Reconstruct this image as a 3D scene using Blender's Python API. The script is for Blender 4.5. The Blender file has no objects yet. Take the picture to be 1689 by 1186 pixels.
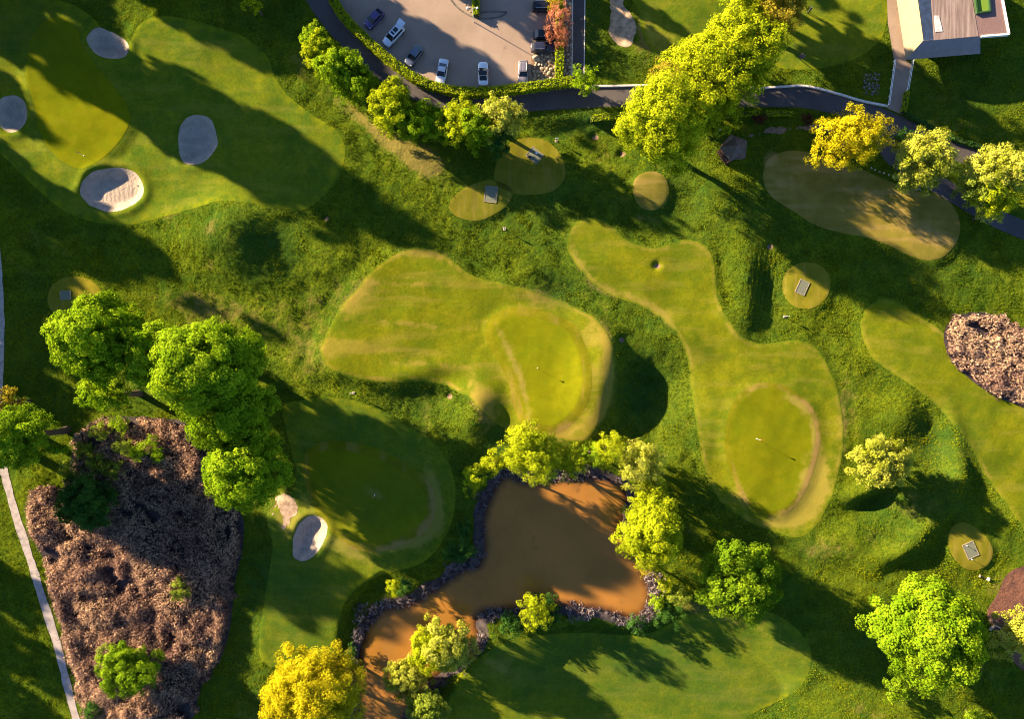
import bpy, math, random
import numpy as np
from mathutils import Vector, Matrix

# ------------------------------------------------------------------ camera, world, sun, exposure
SC = bpy.context.scene
COL = SC.collection
H = 125.0                      # drone height (m)
PXM = 9.0                      # photo pixels per metre on the ground
CX, CY = 844.5, 593.0
cam_d = bpy.data.cameras.new('camera')
cam_d.sensor_width = 36.0
cam_d.lens = 36.0 * H / (1689.0 / PXM)
cam_d.clip_start = 1.0
cam_d.clip_end = 6000
cam = bpy.data.objects.new('camera', cam_d)
COL.objects.link(cam)
cam.location = (0, 0, H)
SC.camera = cam

SUN_EL = math.radians(17.0)
SUN_DOWN = math.radians(30.0)          # shadows run right and down by this angle in the photo
SDIR = Vector((math.cos(SUN_DOWN), -math.sin(SUN_DOWN), 0))   # horizontal direction light travels
w = bpy.data.worlds.new('World')
SC.world = w
w.use_nodes = True
nt = w.node_tree
bg = nt.nodes['Background']
sky = nt.nodes.new('ShaderNodeTexSky')
sky.sky_type = 'NISHITA'
sky.sun_disc = False
sky.dust_density = 0.3
sky.ozone_density = 4.0
sky.air_density = 0.8
sky.sun_elevation = SUN_EL
sky.sun_rotation = math.atan2(-SDIR.x, -SDIR.y)
nt.links.new(sky.outputs[0], bg.inputs[0])
bg.inputs[1].default_value = 0.06
sl = bpy.data.lights.new('sun', 'SUN')
sl.energy = 5.0
sl.angle = math.radians(0.8)
sl.color = (1.0, 0.78, 0.48)
sun = bpy.data.objects.new('sun', sl)
COL.objects.link(sun)
ld = Vector((SDIR.x * math.cos(SUN_EL), SDIR.y * math.cos(SUN_EL), -math.sin(SUN_EL)))
sun.rotation_euler = ld.to_track_quat('-Z', 'Y').to_euler()
SC.view_settings.view_transform = 'Standard'
SC.view_settings.look = 'None'
SC.view_settings.exposure = 2.38
SC.view_settings.gamma = 1.0

SC.cycles.filter_width = 1.05
R = np.random.default_rng(7)
random.seed(7)

# ------------------------------------------------------------------ helpers
def W(px, py, z=0.0):
    s = (H - z) / H
    return ((px - CX) / PXM * s, (CY - py) / PXM * s)

def tag(o, label=None, cat=None, group=None, kind=None):
    if label: o['label'] = label
    if cat: o['category'] = cat
    if group: o['group'] = group
    if kind: o['kind'] = kind
    return o

def empty(name, loc=(0, 0, 0), rz=0.0):
    o = bpy.data.objects.new(name, None)
    COL.objects.link(o)
    o.location = loc
    o.rotation_euler = (0, 0, rz)
    o.empty_display_size = 0.3
    return o

def npmesh(name, V, F, mats, parent=None, smooth=False, attrs=None, fmat=None, k=None):
    """V (n,3) array, F (m,k) array of faces all with k corners"""
    V = np.asarray(V, dtype=np.float32); F = np.asarray(F, dtype=np.int32)
    k = F.shape[1]
    me = bpy.data.meshes.new(name)
    me.vertices.add(len(V)); me.vertices.foreach_set('co', V.ravel())
    me.loops.add(F.size); me.loops.foreach_set('vertex_index', F.ravel())
    me.polygons.add(len(F))
    me.polygons.foreach_set('loop_start', np.arange(0, F.size, k, dtype=np.int32))
    me.polygons.foreach_set('loop_total', np.full(len(F), k, dtype=np.int32))
    for m in (mats if isinstance(mats, (list, tuple)) else [mats]): me.materials.append(m)
    if fmat is not None: me.polygons.foreach_set('material_index', np.asarray(fmat, dtype=np.int32))
    if attrs:
        for n, (dom, arr) in attrs.items():
            a = me.attributes.new(n, 'FLOAT', dom)
            a.data.foreach_set('value', np.asarray(arr, dtype=np.float32))
    me.update(calc_edges=True)
    if smooth: me.polygons.foreach_set('use_smooth', np.ones(len(F), dtype=bool))
    o = bpy.data.objects.new(name, me)
    COL.objects.link(o)
    if parent: o.parent = parent
    return o

class MB:
    """collects boxes, tubes and polygons, then links them as one mesh"""
    def __init__(s): s.v = []; s.f = []; s.m = []
    def add(s, V, F, mi=0):
        b = len(s.v); s.v += [tuple(p) for p in V]; s.f += [tuple(i + b for i in f) for f in F]; s.m += [mi] * len(F)
        return s
    def box(s, x0, x1, y0, y1, z0, z1, mi=0, bev=0.0):
        if bev <= 0:
            V = [(x0,y0,z0),(x1,y0,z0),(x1,y1,z0),(x0,y1,z0),(x0,y0,z1),(x1,y0,z1),(x1,y1,z1),(x0,y1,z1)]
            return s.add(V, [(0,3,2,1),(4,5,6,7),(0,1,5,4),(1,2,6,5),(2,3,7,6),(3,0,4,7)], mi)
        b = bev
        V = []
        for z, i in ((z0, 0), (z1 - b, 0), (z1, b)):
            V += [(x0+i+b if 0 else x0+i, y0+i, z), (x1-i, y0+i, z), (x1-i, y1-i, z), (x0+i, y1-i, z)]
        F = [(0,3,2,1), (8,9,10,11)]
        for L in (0, 4):
            for j in range(4): F.append((L+j, L+(j+1)%4, L+4+(j+1)%4, L+4+j))
        return s.add(V, F, mi)
    def tube(s, p0, p1, r0, r1, n=7, mi=0, cap=True):
        p0 = Vector(p0); p1 = Vector(p1); d = (p1 - p0).normalized()
        a = d.orthogonal().normalized(); b = d.cross(a)
        V = []
        for p, r in ((p0, r0), (p1, r1)):
            for i in range(n):
                t = 2*math.pi*i/n; V.append(p + (a*math.cos(t) + b*math.sin(t))*r)
        F = [(i, (i+1)%n, n+(i+1)%n, n+i) for i in range(n)]
        if cap: F += [tuple(range(n-1, -1, -1)), tuple(range(n, 2*n))]
        return s.add(V, F, mi)
    def prism(s, pts, z0, z1, mi=0):
        n = len(pts)
        A = sum(pts[i][0]*pts[(i+1)%n][1]-pts[(i+1)%n][0]*pts[i][1] for i in range(n))
        if A < 0: pts = pts[::-1]
        V = [(p[0], p[1], z0) for p in pts] + [(p[0], p[1], z1) for p in pts]
        F = [tuple(range(n-1, -1, -1)), tuple(range(n, 2*n))] + [(i, (i+1)%n, n+(i+1)%n, n+i) for i in range(n)]
        return s.add(V, F, mi)
    def build(s, name, mats, parent=None, smooth=False, bevel=0.0):
        me = bpy.data.meshes.new(name)
        me.from_pydata(s.v, [], s.f)
        for m in (mats if isinstance(mats, (list, tuple)) else [mats]): me.materials.append(m)
        me.polygons.foreach_set('material_index', s.m)
        if smooth: me.polygons.foreach_set('use_smooth', [True]*len(s.f))
        me.update()
        o = bpy.data.objects.new(name, me)
        COL.objects.link(o)
        if parent: o.parent = parent
        if bevel > 0:
            md = o.modifiers.new('bevel', 'BEVEL'); md.width = bevel; md.segments = 2; md.limit_method = 'ANGLE'
        return o

# ---- node materials
def mat(name):
    m = bpy.data.materials.new(name); m.use_nodes = True
    n = m.node_tree.nodes; l = m.node_tree.links
    b = n['Principled BSDF']
    b.inputs['Specular IOR Level'].default_value = 0.25
    b.inputs['Roughness'].default_value = 0.85
    return m, n, l, b

def mixc(n, l, fac, a, b):
    x = n.new('ShaderNodeMix'); x.data_type = 'RGBA'
    for sock, val in ((0, fac), (6, a), (7, b)):
        if isinstance(val, bpy.types.NodeSocket): l.new(val, x.inputs[sock])
        elif sock == 0: x.inputs[0].default_value = val
        else: x.inputs[sock].default_value = (*val, 1)
    return x.outputs[2]

def noise(n, l, scale, detail=3.0, rough=0.55, vec=None, lo=None, hi=None, dist=0.0):
    t = n.new('ShaderNodeTexNoise'); t.inputs['Scale'].default_value = scale
    t.inputs['Detail'].default_value = detail; t.inputs['Roughness'].default_value = rough
    t.inputs['Distortion'].default_value = dist
    if vec is None:
        g = n.new('ShaderNodeNewGeometry'); vec = g.outputs['Position']
    l.new(vec, t.inputs['Vector'])
    if lo is None: return t.outputs[0]
    return remap(n, l, t.outputs[0], lo, hi)

def remap(n, l, v, lo, hi, a=0.0, b=1.0):
    r = n.new('ShaderNodeMapRange'); r.interpolation_type = 'SMOOTHSTEP'
    l.new(v, r.inputs[0]); r.inputs[1].default_value = lo; r.inputs[2].default_value = hi
    r.inputs[3].default_value = a; r.inputs[4].default_value = b
    return r.outputs[0]

def mth(n, l, op, a, b=0.0):
    x = n.new('ShaderNodeMath'); x.operation = op
    for i, v in ((0, a), (1, b)):
        if isinstance(v, bpy.types.NodeSocket): l.new(v, x.inputs[i])
        else: x.inputs[i].default_value = v
    return x.outputs[0]

def attr(n, name):
    a = n.new('ShaderNodeAttribute'); a.attribute_name = name; return a.outputs['Fac']

def bump(n, l, b, h, strength, dist):
    x = n.new('ShaderNodeBump'); x.inputs['Strength'].default_value = strength; x.inputs['Distance'].default_value = dist
    l.new(h, x.inputs['Height']); l.new(x.outputs[0], b.inputs['Normal'])

def scaled_pos(n, l, sx, sy, sz, rz=0.0):
    g = n.new('ShaderNodeNewGeometry'); mp = n.new('ShaderNodeMapping')
    mp.inputs['Rotation'].default_value = (0, 0, rz); mp.inputs['Scale'].default_value = (sx, sy, sz)
    l.new(g.outputs['Position'], mp.inputs['Vector']); return mp.outputs[0]

def plain(name, col, rough=0.7, metal=0.0, var=0.25, scale=3.0, coat=0.0, spec=0.3):
    m, n, l, b = mat(name)
    f = noise(n, l, scale, 4, 0.6, lo=0.3, hi=0.7)
    l.new(mixc(n, l, f, tuple(c*(1-var) for c in col), tuple(min(1, c*(1+var)) for c in col)), b.inputs['Base Color'])
    b.inputs['Roughness'].default_value = rough; b.inputs['Metallic'].default_value = metal
    b.inputs['Coat Weight'].default_value = coat; b.inputs['Specular IOR Level'].default_value = spec
    return m

def turf(name, dark, light, tan, stripe=None, speck=0.25, bumpd=0.05, edge=0.0):
    m, n, l, b = mat(name)
    big = noise(n, l, 0.09, 4, 0.6, lo=0.35, hi=0.66)
    mid = noise(n, l, 0.55, 5, 0.65, lo=0.3, hi=0.7)
    fine = noise(n, l, 2.4, 5, 0.75, lo=0.40, hi=0.66)
    c = mixc(n, l, mth(n, l, 'ADD', mth(n, l, 'MULTIPLY', big, 0.55), mth(n, l, 'MULTIPLY', mid, 0.45)), dark, light)
    c = mixc(n, l, mth(n, l, 'MULTIPLY', fine, speck), c, tuple(x*0.45 for x in dark))
    m3 = noise(n, l, 0.24, 6, .72, lo=.44, hi=.62)
    c = mixc(n, l, mth(n, l, 'MULTIPLY', m3, .30), c, tuple(x*.62 for x in dark))
    if stripe:
        vec = scaled_pos(n, l, stripe[0], stripe[1], 0.1, stripe[2])
        st = noise(n, l, 1.0, 3, 0.6, vec=vec, lo=0.48, hi=0.66)
        c = mixc(n, l, mth(n, l, 'MULTIPLY', st, stripe[3]), c, tan)
    d = attr(n, 'dry')
    dn = remap(n, l, mth(n, l, 'ADD', d, mth(n, l, 'MULTIPLY', mth(n, l, 'SUBTRACT', mid, 0.5), 0.5)), 0.15, 0.9)
    c = mixc(n, l, mth(n, l, 'MULTIPLY', dn, 0.75), c, tan)
    if edge:
        e = attr(n, 'edge'); wob = mth(n, l, 'MULTIPLY', mth(n, l, 'SUBTRACT', noise(n, l, 1.4, 4, .6), .5), edge*1.2)
        ef = remap(n, l, mth(n, l, 'ADD', e, wob), 0.0, edge)
        rc = mixc(n, l, mid, (0.052, 0.096, 0.008), (0.155, 0.170, 0.007))
        c = mixc(n, l, ef, rc, c)
    lush_and_shade = attr(n, 'lush_and_shade')
    c = mixc(n, l, mth(n, l, 'MULTIPLY', lush_and_shade, 0.7), c, (0.018, 0.064, 0.014))  # tints turf dark green for painted shade and lusher grass
    l.new(c, b.inputs['Base Color'])
    b.inputs['Roughness'].default_value = 1.0; b.inputs['Specular IOR Level'].default_value = 0.0
    h = noise(n, l, 1.9, 6, 0.72)
    bump(n, l, b, h, 0.75, bumpd)
    return m

M = {}
M['rough'] = turf('rough_grass', (0.046, 0.094, 0.009), (0.148, 0.178, 0.007), (0.20, 0.15, 0.045), None, 0.75, 0.75)
M['fairway2'] = turf('fairway_turf', (0.080, 0.116, 0.006), (0.180, 0.178, 0.006), (0.24, 0.19, 0.035), (0.10, 0.5, -0.85, 0.22), 0.3, 0.05, 0.5)
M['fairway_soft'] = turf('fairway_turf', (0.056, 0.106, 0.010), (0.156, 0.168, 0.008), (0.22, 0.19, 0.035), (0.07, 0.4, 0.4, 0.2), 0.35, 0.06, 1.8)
M['fairway'] = turf('fairway_turf', (0.080, 0.116, 0.006), (0.180, 0.178, 0.006), (0.25, 0.185, 0.035), (0.03, 0.26, 0.05, 0.50), 0.3, 0.05, 0.5)
M['apron'] = turf('apron_turf', (0.10, 0.112, 0.004), (0.175, 0.155, 0.007), (0.28, 0.18, 0.06), (0.35, 0.06, 0.5, 0.25), 0.15, 0.03)
M['green'] = turf('green_turf', (0.110, 0.132, 0.004), (0.160, 0.158, 0.004), (0.24, 0.19, 0.04), None, 0.08, 0.015)
M['tan_green'] = turf('dry_turf', (0.15, 0.13, 0.018), (0.23, 0.17, 0.035), (0.30, 0.20, 0.07), (0.06, 0.5, -0.5, 0.5), 0.15, 0.03)
M['tee'] = turf('tee_turf', (0.13, 0.130, 0.010), (0.20, 0.165, 0.015), (0.30, 0.20, 0.06), (0.9, 0.12, 0.3, 0.25), 0.1, 0.02)

def sand_mat():
    m, n, l, b = mat('bunker_sand')
    f = noise(n, l, 0.8, 5, 0.6, lo=0.3, hi=0.7)
    s = noise(n, l, 3.5, 6, 0.8, lo=0.46, hi=0.66)
    c = mixc(n, l, f, (0.28, 0.22, 0.175), (0.38, 0.30, 0.24))
    c = mixc(n, l, mth(n, l, 'MULTIPLY', s, 0.5), c, (0.20, 0.16, 0.14))
    l.new(c, b.inputs['Base Color'])
    wv = n.new('ShaderNodeTexWave'); wv.inputs['Scale'].default_value = 1.3; wv.inputs['Distortion'].default_value = 5.0; wv.inputs['Detail'].default_value = 3; wv.inputs['Detail Scale'].default_value = .4
    g = n.new('ShaderNodeNewGeometry'); l.new(g.outputs['Position'], wv.inputs['Vector'])
    bump(n, l, b, mth(n, l, 'ADD', noise(n, l, 1.8, 5, 0.7), mth(n, l, 'MULTIPLY', wv.outputs[0], .14)), 0.8, 0.17)
    return m
M['sand'] = sand_mat()

def asphalt(name, a, bcol, scale=0.15, patch=0.5):
    m, n, l, b = mat(name)
    f = noise(n, l, scale, 5, 0.6, lo=0.35, hi=0.65)
    g = noise(n, l, 9.0, 3, 0.8, lo=0.2, hi=0.8)
    c = mixc(n, l, f, a, bcol)
    c = mixc(n, l, mth(n, l, 'MULTIPLY', g, 0.28), c, tuple(x*0.5 for x in a))
    vec = scaled_pos(n, l, 0.11, 0.09, 0.1, 0.05)
    v = n.new('ShaderNodeTexVoronoi'); v.distance = 'CHEBYCHEV'; v.inputs['Scale'].default_value = 1.0
    l.new(vec, v.inputs['Vector'])
    c2 = n.new('ShaderNodeSeparateColor'); l.new(v.outputs['Color'], c2.inputs[0])
    c = mixc(n, l, mth(n, l, 'MULTIPLY', c2.outputs[0], patch*0.4), c, tuple(x*0.75 for x in a))
    st = noise(n, l, 0.55, 4, .7, lo=.60, hi=.72); c = mixc(n, l, mth(n, l, 'MULTIPLY', st, .35), c, tuple(x*0.4 for x in a))
    l.new(c, b.inputs['Base Color'])
    bump(n, l, b, g, 0.3, 0.01)
    return m
M['road'] = asphalt('road_asphalt', (0.065, 0.055, 0.056), (0.095, 0.080, 0.080))
M['carpark'] = asphalt('carpark_asphalt', (0.27, 0.195, 0.15), (0.34, 0.25, 0.195), 0.12, 0.8)
M['drive'] = asphalt('drive_paving', (0.27, 0.195, 0.15), (0.34, 0.25, 0.19))
M['path'] = plain('gravel_path', (0.31, 0.265, 0.245), 0.95, var=0.2, scale=1.2)
M['dirt'] = plain('bare_dirt', (0.19, 0.12, 0.075), 0.95, var=0.35, scale=1.5)
M['sandy'] = plain('sandy_soil', (0.30, 0.21, 0.145), 0.95, var=0.35, scale=1.2)
M['mulch'] = plain('bark_mulch', (0.13, 0.055, 0.035), 0.95, var=0.5, scale=4.0)
M['kerb'] = plain('kerb_stone', (0.55, 0.50, 0.46), 0.8, var=0.15)
M['white'] = plain('white_paint', (0.75, 0.75, 0.75), 0.5, var=0.05)
M['bank'] = plain('muddy_bank', (0.045, 0.034, 0.036), 0.9, var=0.4, scale=1.0)
M['bark'] = plain('tree_bark', (0.09, 0.06, 0.04), 0.9, var=0.4, scale=6)

def water_mat():
    m, n, l, b = mat('muddy_water')
    f = noise(n, l, 0.12, 4, 0.6, lo=0.3, hi=0.7)
    s = noise(n, l, 0.35, 5, 0.6, lo=0.62, hi=0.78)
    c = mixc(n, l, f, (0.235, 0.110, 0.022), (0.315, 0.137, 0.027))
    c = mixc(n, l, mth(n, l, 'MULTIPLY', s, 0.55), c, (0.12, 0.055, 0.02))
    s2 = noise(n, l, 0.9, 3, 0.5, lo=0.70, hi=0.78)
    c = mixc(n, l, mth(n, l, 'MULTIPLY', s2, 0.6), c, (0.07, 0.035, 0.02))
    d = attr(n, 'shore')
    c = mixc(n, l, remap(n, l, mth(n, l, 'ADD', d, mth(n, l, 'MULTIPLY', noise(n, l, 0.5, 4, 0.6), 1.4)), 0.4, 2.6), (0.035, 0.014, 0.010), c)
    l.new(c, b.inputs['Base Color'])
    b.inputs['Roughness'].default_value = 0.12; b.inputs['IOR'].default_value = 1.33; b.inputs['Specular IOR Level'].default_value = 0.5
    bump(n, l, b, noise(n, l, 1.2, 3, 0.5), 0.15, 0.03)
    return m
M['water'] = water_mat()

def leafmat(name, a, b_, trans=0.35):
    m = bpy.data.materials.new(name); m.use_nodes = True
    n = m.node_tree.nodes; l = m.node_tree.links
    n.remove(n['Principled BSDF'])
    out = [x for x in n if x.type == 'OUTPUT_MATERIAL'][0]
    t = attr(n, 'tint')
    c = mixc(n, l, t, a, b_)
    d = n.new('ShaderNodeBsdfDiffuse'); l.new(c, d.inputs[0])
    tr = n.new('ShaderNodeBsdfTranslucent'); l.new(c, tr.inputs[0])
    mx = n.new('ShaderNodeMixShader'); mx.inputs[0].default_value = trans
    l.new(d.outputs[0], mx.inputs[1]); l.new(tr.outputs[0], mx.inputs[2]); l.new(mx.outputs[0], out.inputs[0])
    return m
LEAF = {
 'green':  leafmat('leaves_green', (0.098, 0.190, 0.007), (0.253, 0.368, 0.014)),
 'bright': leafmat('leaves_bright', (0.122, 0.232, 0.006), (0.305, 0.421, 0.015)),
 'yellow': leafmat('leaves_yellow', (0.218, 0.282, 0.007), (0.437, 0.483, 0.014)),
 'pale':   leafmat('leaves_pale', (0.231, 0.270, 0.015), (0.517, 0.517, 0.077)),
 'gold':   leafmat('leaves_gold', (0.30, 0.27, 0.006), (0.60, 0.52, 0.015)),
 'amber':  leafmat('leaves_amber', (0.2, 0.175, 0.015), (0.42, 0.33, 0.03)),
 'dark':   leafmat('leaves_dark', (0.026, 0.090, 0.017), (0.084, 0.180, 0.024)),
 'red':    leafmat('leaves_red', (0.33, 0.10, 0.05), (0.60, 0.27, 0.15)),
 'maroon': leafmat('leaves_maroon', (0.06, 0.012, 0.015), (0.13, 0.03, 0.03)),
 'hedge':  leafmat('leaves_hedge', (0.176, 0.264, 0.007), (0.396, 0.440, 0.013), 0.25),
 'olive':  leafmat('leaves_olive', (0.120, 0.180, 0.018), (0.288, 0.348, 0.036)),
}
M['rough_blades'] = leafmat('grass_blades', (0.068, 0.130, 0.007), (0.265, 0.295, 0.008), 0.4)
M['reed'] = leafmat('reed_stems', (0.08, 0.055, 0.065), (0.30, 0.19, 0.16), 0.25)
M['plume'] = leafmat('reed_plumes', (0.30, 0.17, 0.14), (0.88, 0.62, 0.38), 0.35)
M['grey_plume'] = leafmat('shore_reed_heads', (0.11, 0.095, 0.12), (0.36, 0.30, 0.30), 0.3)

# ------------------------------------------------------------------ terrain grid
def axis(lo, hi, step, far):
    c = list(np.arange(lo, hi + 1e-6, step)); s = step; x = hi; up = []
    while x < far: s *= 1.25; x += s; up.append(x)
    s = step; x = lo; dn = []
    while x > -far: s *= 1.25; x -= s; dn.append(x)
    return np.array(dn[::-1] + c + up)
GX = axis(-104, 104, 0.42, 2500.0)
GY = axis(-76, 76, 0.42, 2500.0)
NX, NY = len(GX), len(GY)
XX, YY = np.meshgrid(GX, GY, indexing='ij')
U = XX * PXM + CX          # photo pixel of the ground point
V_ = CY - YY * PXM

def smooth(pts, closed=True, sub=6):
    P = np.array(pts, float); n = len(P); out = []
    rng = range(n) if closed else range(n - 1)
    for i in rng:
        if closed: p0, p1, p2, p3 = P[i-1], P[i], P[(i+1) % n], P[(i+2) % n]
        else: p0, p1, p2, p3 = P[max(i-1, 0)], P[i], P[i+1], P[min(i+2, n-1)]
        for k in range(sub):
            t = k / sub
            out.append(0.5*((2*p1) + (-p0+p2)*t + (2*p0-5*p1+4*p2-p3)*t*t + (-p0+3*p1-3*p2+p3)*t**3))
    if not closed: out.append(P[-1])
    return np.array(out)

def seg_dist(px, py, P, closed):
    n = len(P); d = np.full(px.shape, 1e18)
    for i in range(n if closed else n-1):
        a = P[i]; b = P[(i+1) % n]; ab = b - a; L = ab @ ab + 1e-12
        t = np.clip(((px-a[0])*ab[0] + (py-a[1])*ab[1]) / L, 0, 1)
        d = np.minimum(d, (px-a[0]-t*ab[0])**2 + (py-a[1]-t*ab[1])**2)
    return np.sqrt(d)

def inside(px, py, P):
    r = np.zeros(px.shape, bool); n = len(P)
    for i in range(n):
        a = P[i]; b = P[(i+1) % n]
        c = ((a[1] > py) != (b[1] > py))
        r ^= c & (px < (b[0]-a[0])*(py-a[1])/((b[1]-a[1]) if abs(b[1]-a[1]) > 1e-9 else 1e-9) + a[0])
    return r

def sdf(pts, margin=110, closed=True, half=0.0, sm=True, sub=6):
    """signed distance in METRES on the grid, positive inside; pts in photo pixels"""
    P = smooth(pts, closed, sub) if sm else np.array(pts, float)
    S = np.full(U.shape, -margin / PXM)
    lo = P.min(0) - margin; hi = P.max(0) + margin
    ix = np.where((GX*PXM+CX >= lo[0]) & (GX*PXM+CX <= hi[0]))[0]
    vy = CY - GY*PXM
    iy = np.where((vy >= lo[1]) & (vy <= hi[1]))[0]
    if len(ix) == 0 or len(iy) == 0: return S
    sx = slice(ix[0], ix[-1]+1); sy = slice(iy[0], iy[-1]+1)
    u, v = U[sx, sy], V_[sx, sy]
    d = seg_dist(u, v, P, closed)
    if closed: s = np.where(inside(u, v, P), d, -d)
    else: s = half - d
    S[sx, sy] = np.maximum(s, -margin) / PXM
    return S

def sstep(x, a, b):
    t = np.clip((x-a)/(b-a), 0, 1); return t*t*(3-2*t)

def vnoise(x, y, scale, seed):
    r = np.random.default_rng(seed); N = 512
    T = r.random((N, N)); x = x/scale + 137.3; y = y/scale + 71.7
    xi = np.floor(x).astype(int); yi = np.floor(y).astype(int); fx = x-xi; fy = y-yi
    fx = fx*fx*(3-2*fx); fy = fy*fy*(3-2*fy)
    g = lambda i, j: T[(xi+i) % N, (yi+j) % N]
    return (g(0,0)*(1-fx)*(1-fy)+g(1,0)*fx*(1-fy)+g(0,1)*(1-fx)*fy+g(1,1)*fx*fy)*2-1

def fbm(x, y, scale, seed, o=4, gain=0.5):
    s = 0; a = 1
    for i in range(o):
        s = s + a*vnoise(x*(1+0.13*i)+y*0.31*i, y*(1+0.13*i)-x*0.31*i, scale/2**i, seed+i); a *= gain
    return s

def gb(px, py, sx, sy, rot, h):
    """a bump; sizes in photo px, rot in degrees clockwise in the photo"""
    c, s = math.cos(math.radians(rot)), math.sin(math.radians(rot))
    du, dv = U-px, V_-py; a = (du*c+dv*s)/sx; b = (-du*s+dv*c)/sy
    return h*np.exp(-0.5*(a*a+b*b))

POND = [(840,785),(870,797),(900,795),(935,790),(975,788),(1010,793),(1030,805),(1036,830),(1030,855),(1026,880),(1040,902),(1055,930),(1067,955),(1074,980),(1072,1003),(1058,1020),(1035,1022),(1010,1015),(975,1008),(940,1003),(915,1010),(880,1015),(850,1012),(815,1012),(792,1018),(784,1035),(788,1055),(765,1085),(740,1105),(710,1130),(690,1160),(665,1190),(655,1230),(590,1230),(592,1186),(588,1140),(588,1100),(595,1062),(606,1035),(632,1010),(672,1000),(700,985),(730,966),(760,945),(785,935),(798,912),(796,880),(798,850),(808,820),(820,797)]
F_UPLEFT = [(219,67),(228,48),(245,34),(275,28),(320,36),(360,46),(405,62),(440,92),(455,130),(480,162),(520,192),(555,215),(570,245),(564,285),(540,320),(505,347),(470,347),(420,338),(370,335),(330,345),(270,360),(215,372),(165,368),(115,352),(70,318),(30,280),(-10,245),(-60,220),(-90,120),(-60,20),(30,-5),(110,5),(160,35),(200,90)]
F_CENTRE = [(531,579),(548,535),(565,505),(589,478),(609,454),(636,430),(663,415),(690,409),(717,414),(737,424),(757,439),(777,454),(798,461),(825,466),(851,473),(890,484),(924,495),(951,508),(975,521),(992,538),(1005,559),(1011,586),(1012,619),(1007,653),(998,680),(982,707),(960,727),(915,722),(880,715),(850,712),(820,700),(795,678),(775,655),(757,648),(740,638),(717,631),(686,629),(656,631),(609,628),(572,619),(545,606)]
F_LONG = [(935,395),(945,372),(965,360),(990,362),(1015,378),(1035,398),(1060,406),(1085,408),(1110,400),(1132,395),(1155,401),(1170,415),(1178,440),(1182,480),(1190,510),(1206,538),(1225,557),(1250,567),(1280,565),(1310,561),(1335,567),(1355,585),(1368,610),(1380,640),(1388,680),(1390,720),(1386,760),(1375,800),(1360,840),(1340,870),(1315,885),(1285,880),(1250,867),(1220,852),(1190,830),(1170,800),(1158,765),(1150,720),(1146,680),(1140,640),(1135,600),(1125,570),(1110,545),(1085,522),(1055,505),(1020,492),(990,478),(965,455),(945,430),(936,412)]
F_RIGHT = [(1419,540),(1424,515),(1438,500),(1458,493),(1485,500),(1515,522),(1555,548),(1600,590),(1640,630),(1700,680),(1800,740),(1800,960),(1740,930),(1700,890),(1650,820),(1620,780),(1602,745),(1585,720),(1565,695),(1545,672),(1520,650),(1490,628),(1455,605),(1432,582)]
F_TAN = [(1262,268),(1278,256),(1302,249),(1335,252),(1370,262),(1410,275),(1450,292),(1500,312),(1540,320),(1568,335),(1582,362),(1580,392),(1560,420),(1530,430),(1500,422),(1465,405),(1430,392),(1390,385),(1345,372),(1310,350),(1272,325),(1258,298)]
F_TOP = [(1050,-60),(1055,20),(1060,60),(1085,95),(1130,115),(1190,118),(1250,100),(1290,112),(1340,114),(1390,105),(1430,85),(1455,60),(1464,20),(1462,-20),(1455,-70)]
F_SHADE = [(470,672),(500,660),(545,655),(600,664),(650,690),(695,715),(730,745),(750,790),(750,840),(735,885),(700,925),(650,942),(605,958),(575,985),(560,1025),(556,1062),(550,1090),(500,1082),(450,1100),(428,1070),(440,980),(452,900),(445,850),(490,800),(480,730)]
F_BOTTOM = [(785,1090),(820,1068),(870,1055),(940,1052),(1010,1058),(1080,1055),(1140,1022),(1200,1005),(1260,1008),(1305,1030),(1335,1065),(1342,1100),(1330,1140),(1300,1168),(1240,1200),(1200,1260),(740,1260),(735,1180),(755,1120)]
G_UPLEFT = [(52,92),(48,130),(60,175),(72,225),(98,260),(135,280),(165,268),(195,240),(216,205),(214,180),(192,145),(162,110),(142,78),(132,50),(110,32),(80,38),(60,60)]
G_CENTRE = [(814,545),(830,527),(850,521),(874,523),(907,532),(936,548),(951,579),(958,609),(956,646),(941,677),(917,698),(895,700),(872,690),(860,665),(855,638),(843,605),(825,575)]
G_LONG = [(1207,690),(1220,660),(1240,645),(1265,640),(1290,645),(1315,660),(1333,680),(1343,710),(1340,740),(1330,775),(1315,810),(1295,835),(1270,842),(1245,835),(1225,810),(1212,775),(1202,735)]
G_SHADE = [(515,765),(540,742),(590,745),(640,762),(685,790),(705,822),(700,855),(670,880),(630,892),(590,890),(558,862),(532,825)]
TEE_A = [(741,345),(750,325),(775,308),(800,299),(826,302),(845,315),(840,335),(820,352),(790,365),(760,361)]
TEE_B = [(822,262),(838,238),(870,225),(905,232),(927,258),(932,290),(915,314),(880,322),(840,318),(815,298)]
TEE_C = [(1043,312),(1050,292),(1073,283),(1095,292),(1103,315),(1096,337),(1073,348),(1051,338)]
TEE_D = [(1291,468),(1300,445),(1322,433),(1348,436),(1366,452),(1369,475),(1360,495),(1338,509),(1312,506),(1296,490)]
TEE_E = [(1562,885),(1570,868),(1590,862),(1615,875),(1632,895),(1637,915),(1625,935),(1600,941),(1578,928),(1565,908)]
TEE_F = [(78,490),(90,466),(115,456),(145,460),(168,478),(172,500),(155,522),(120,530),(88,518)]
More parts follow.
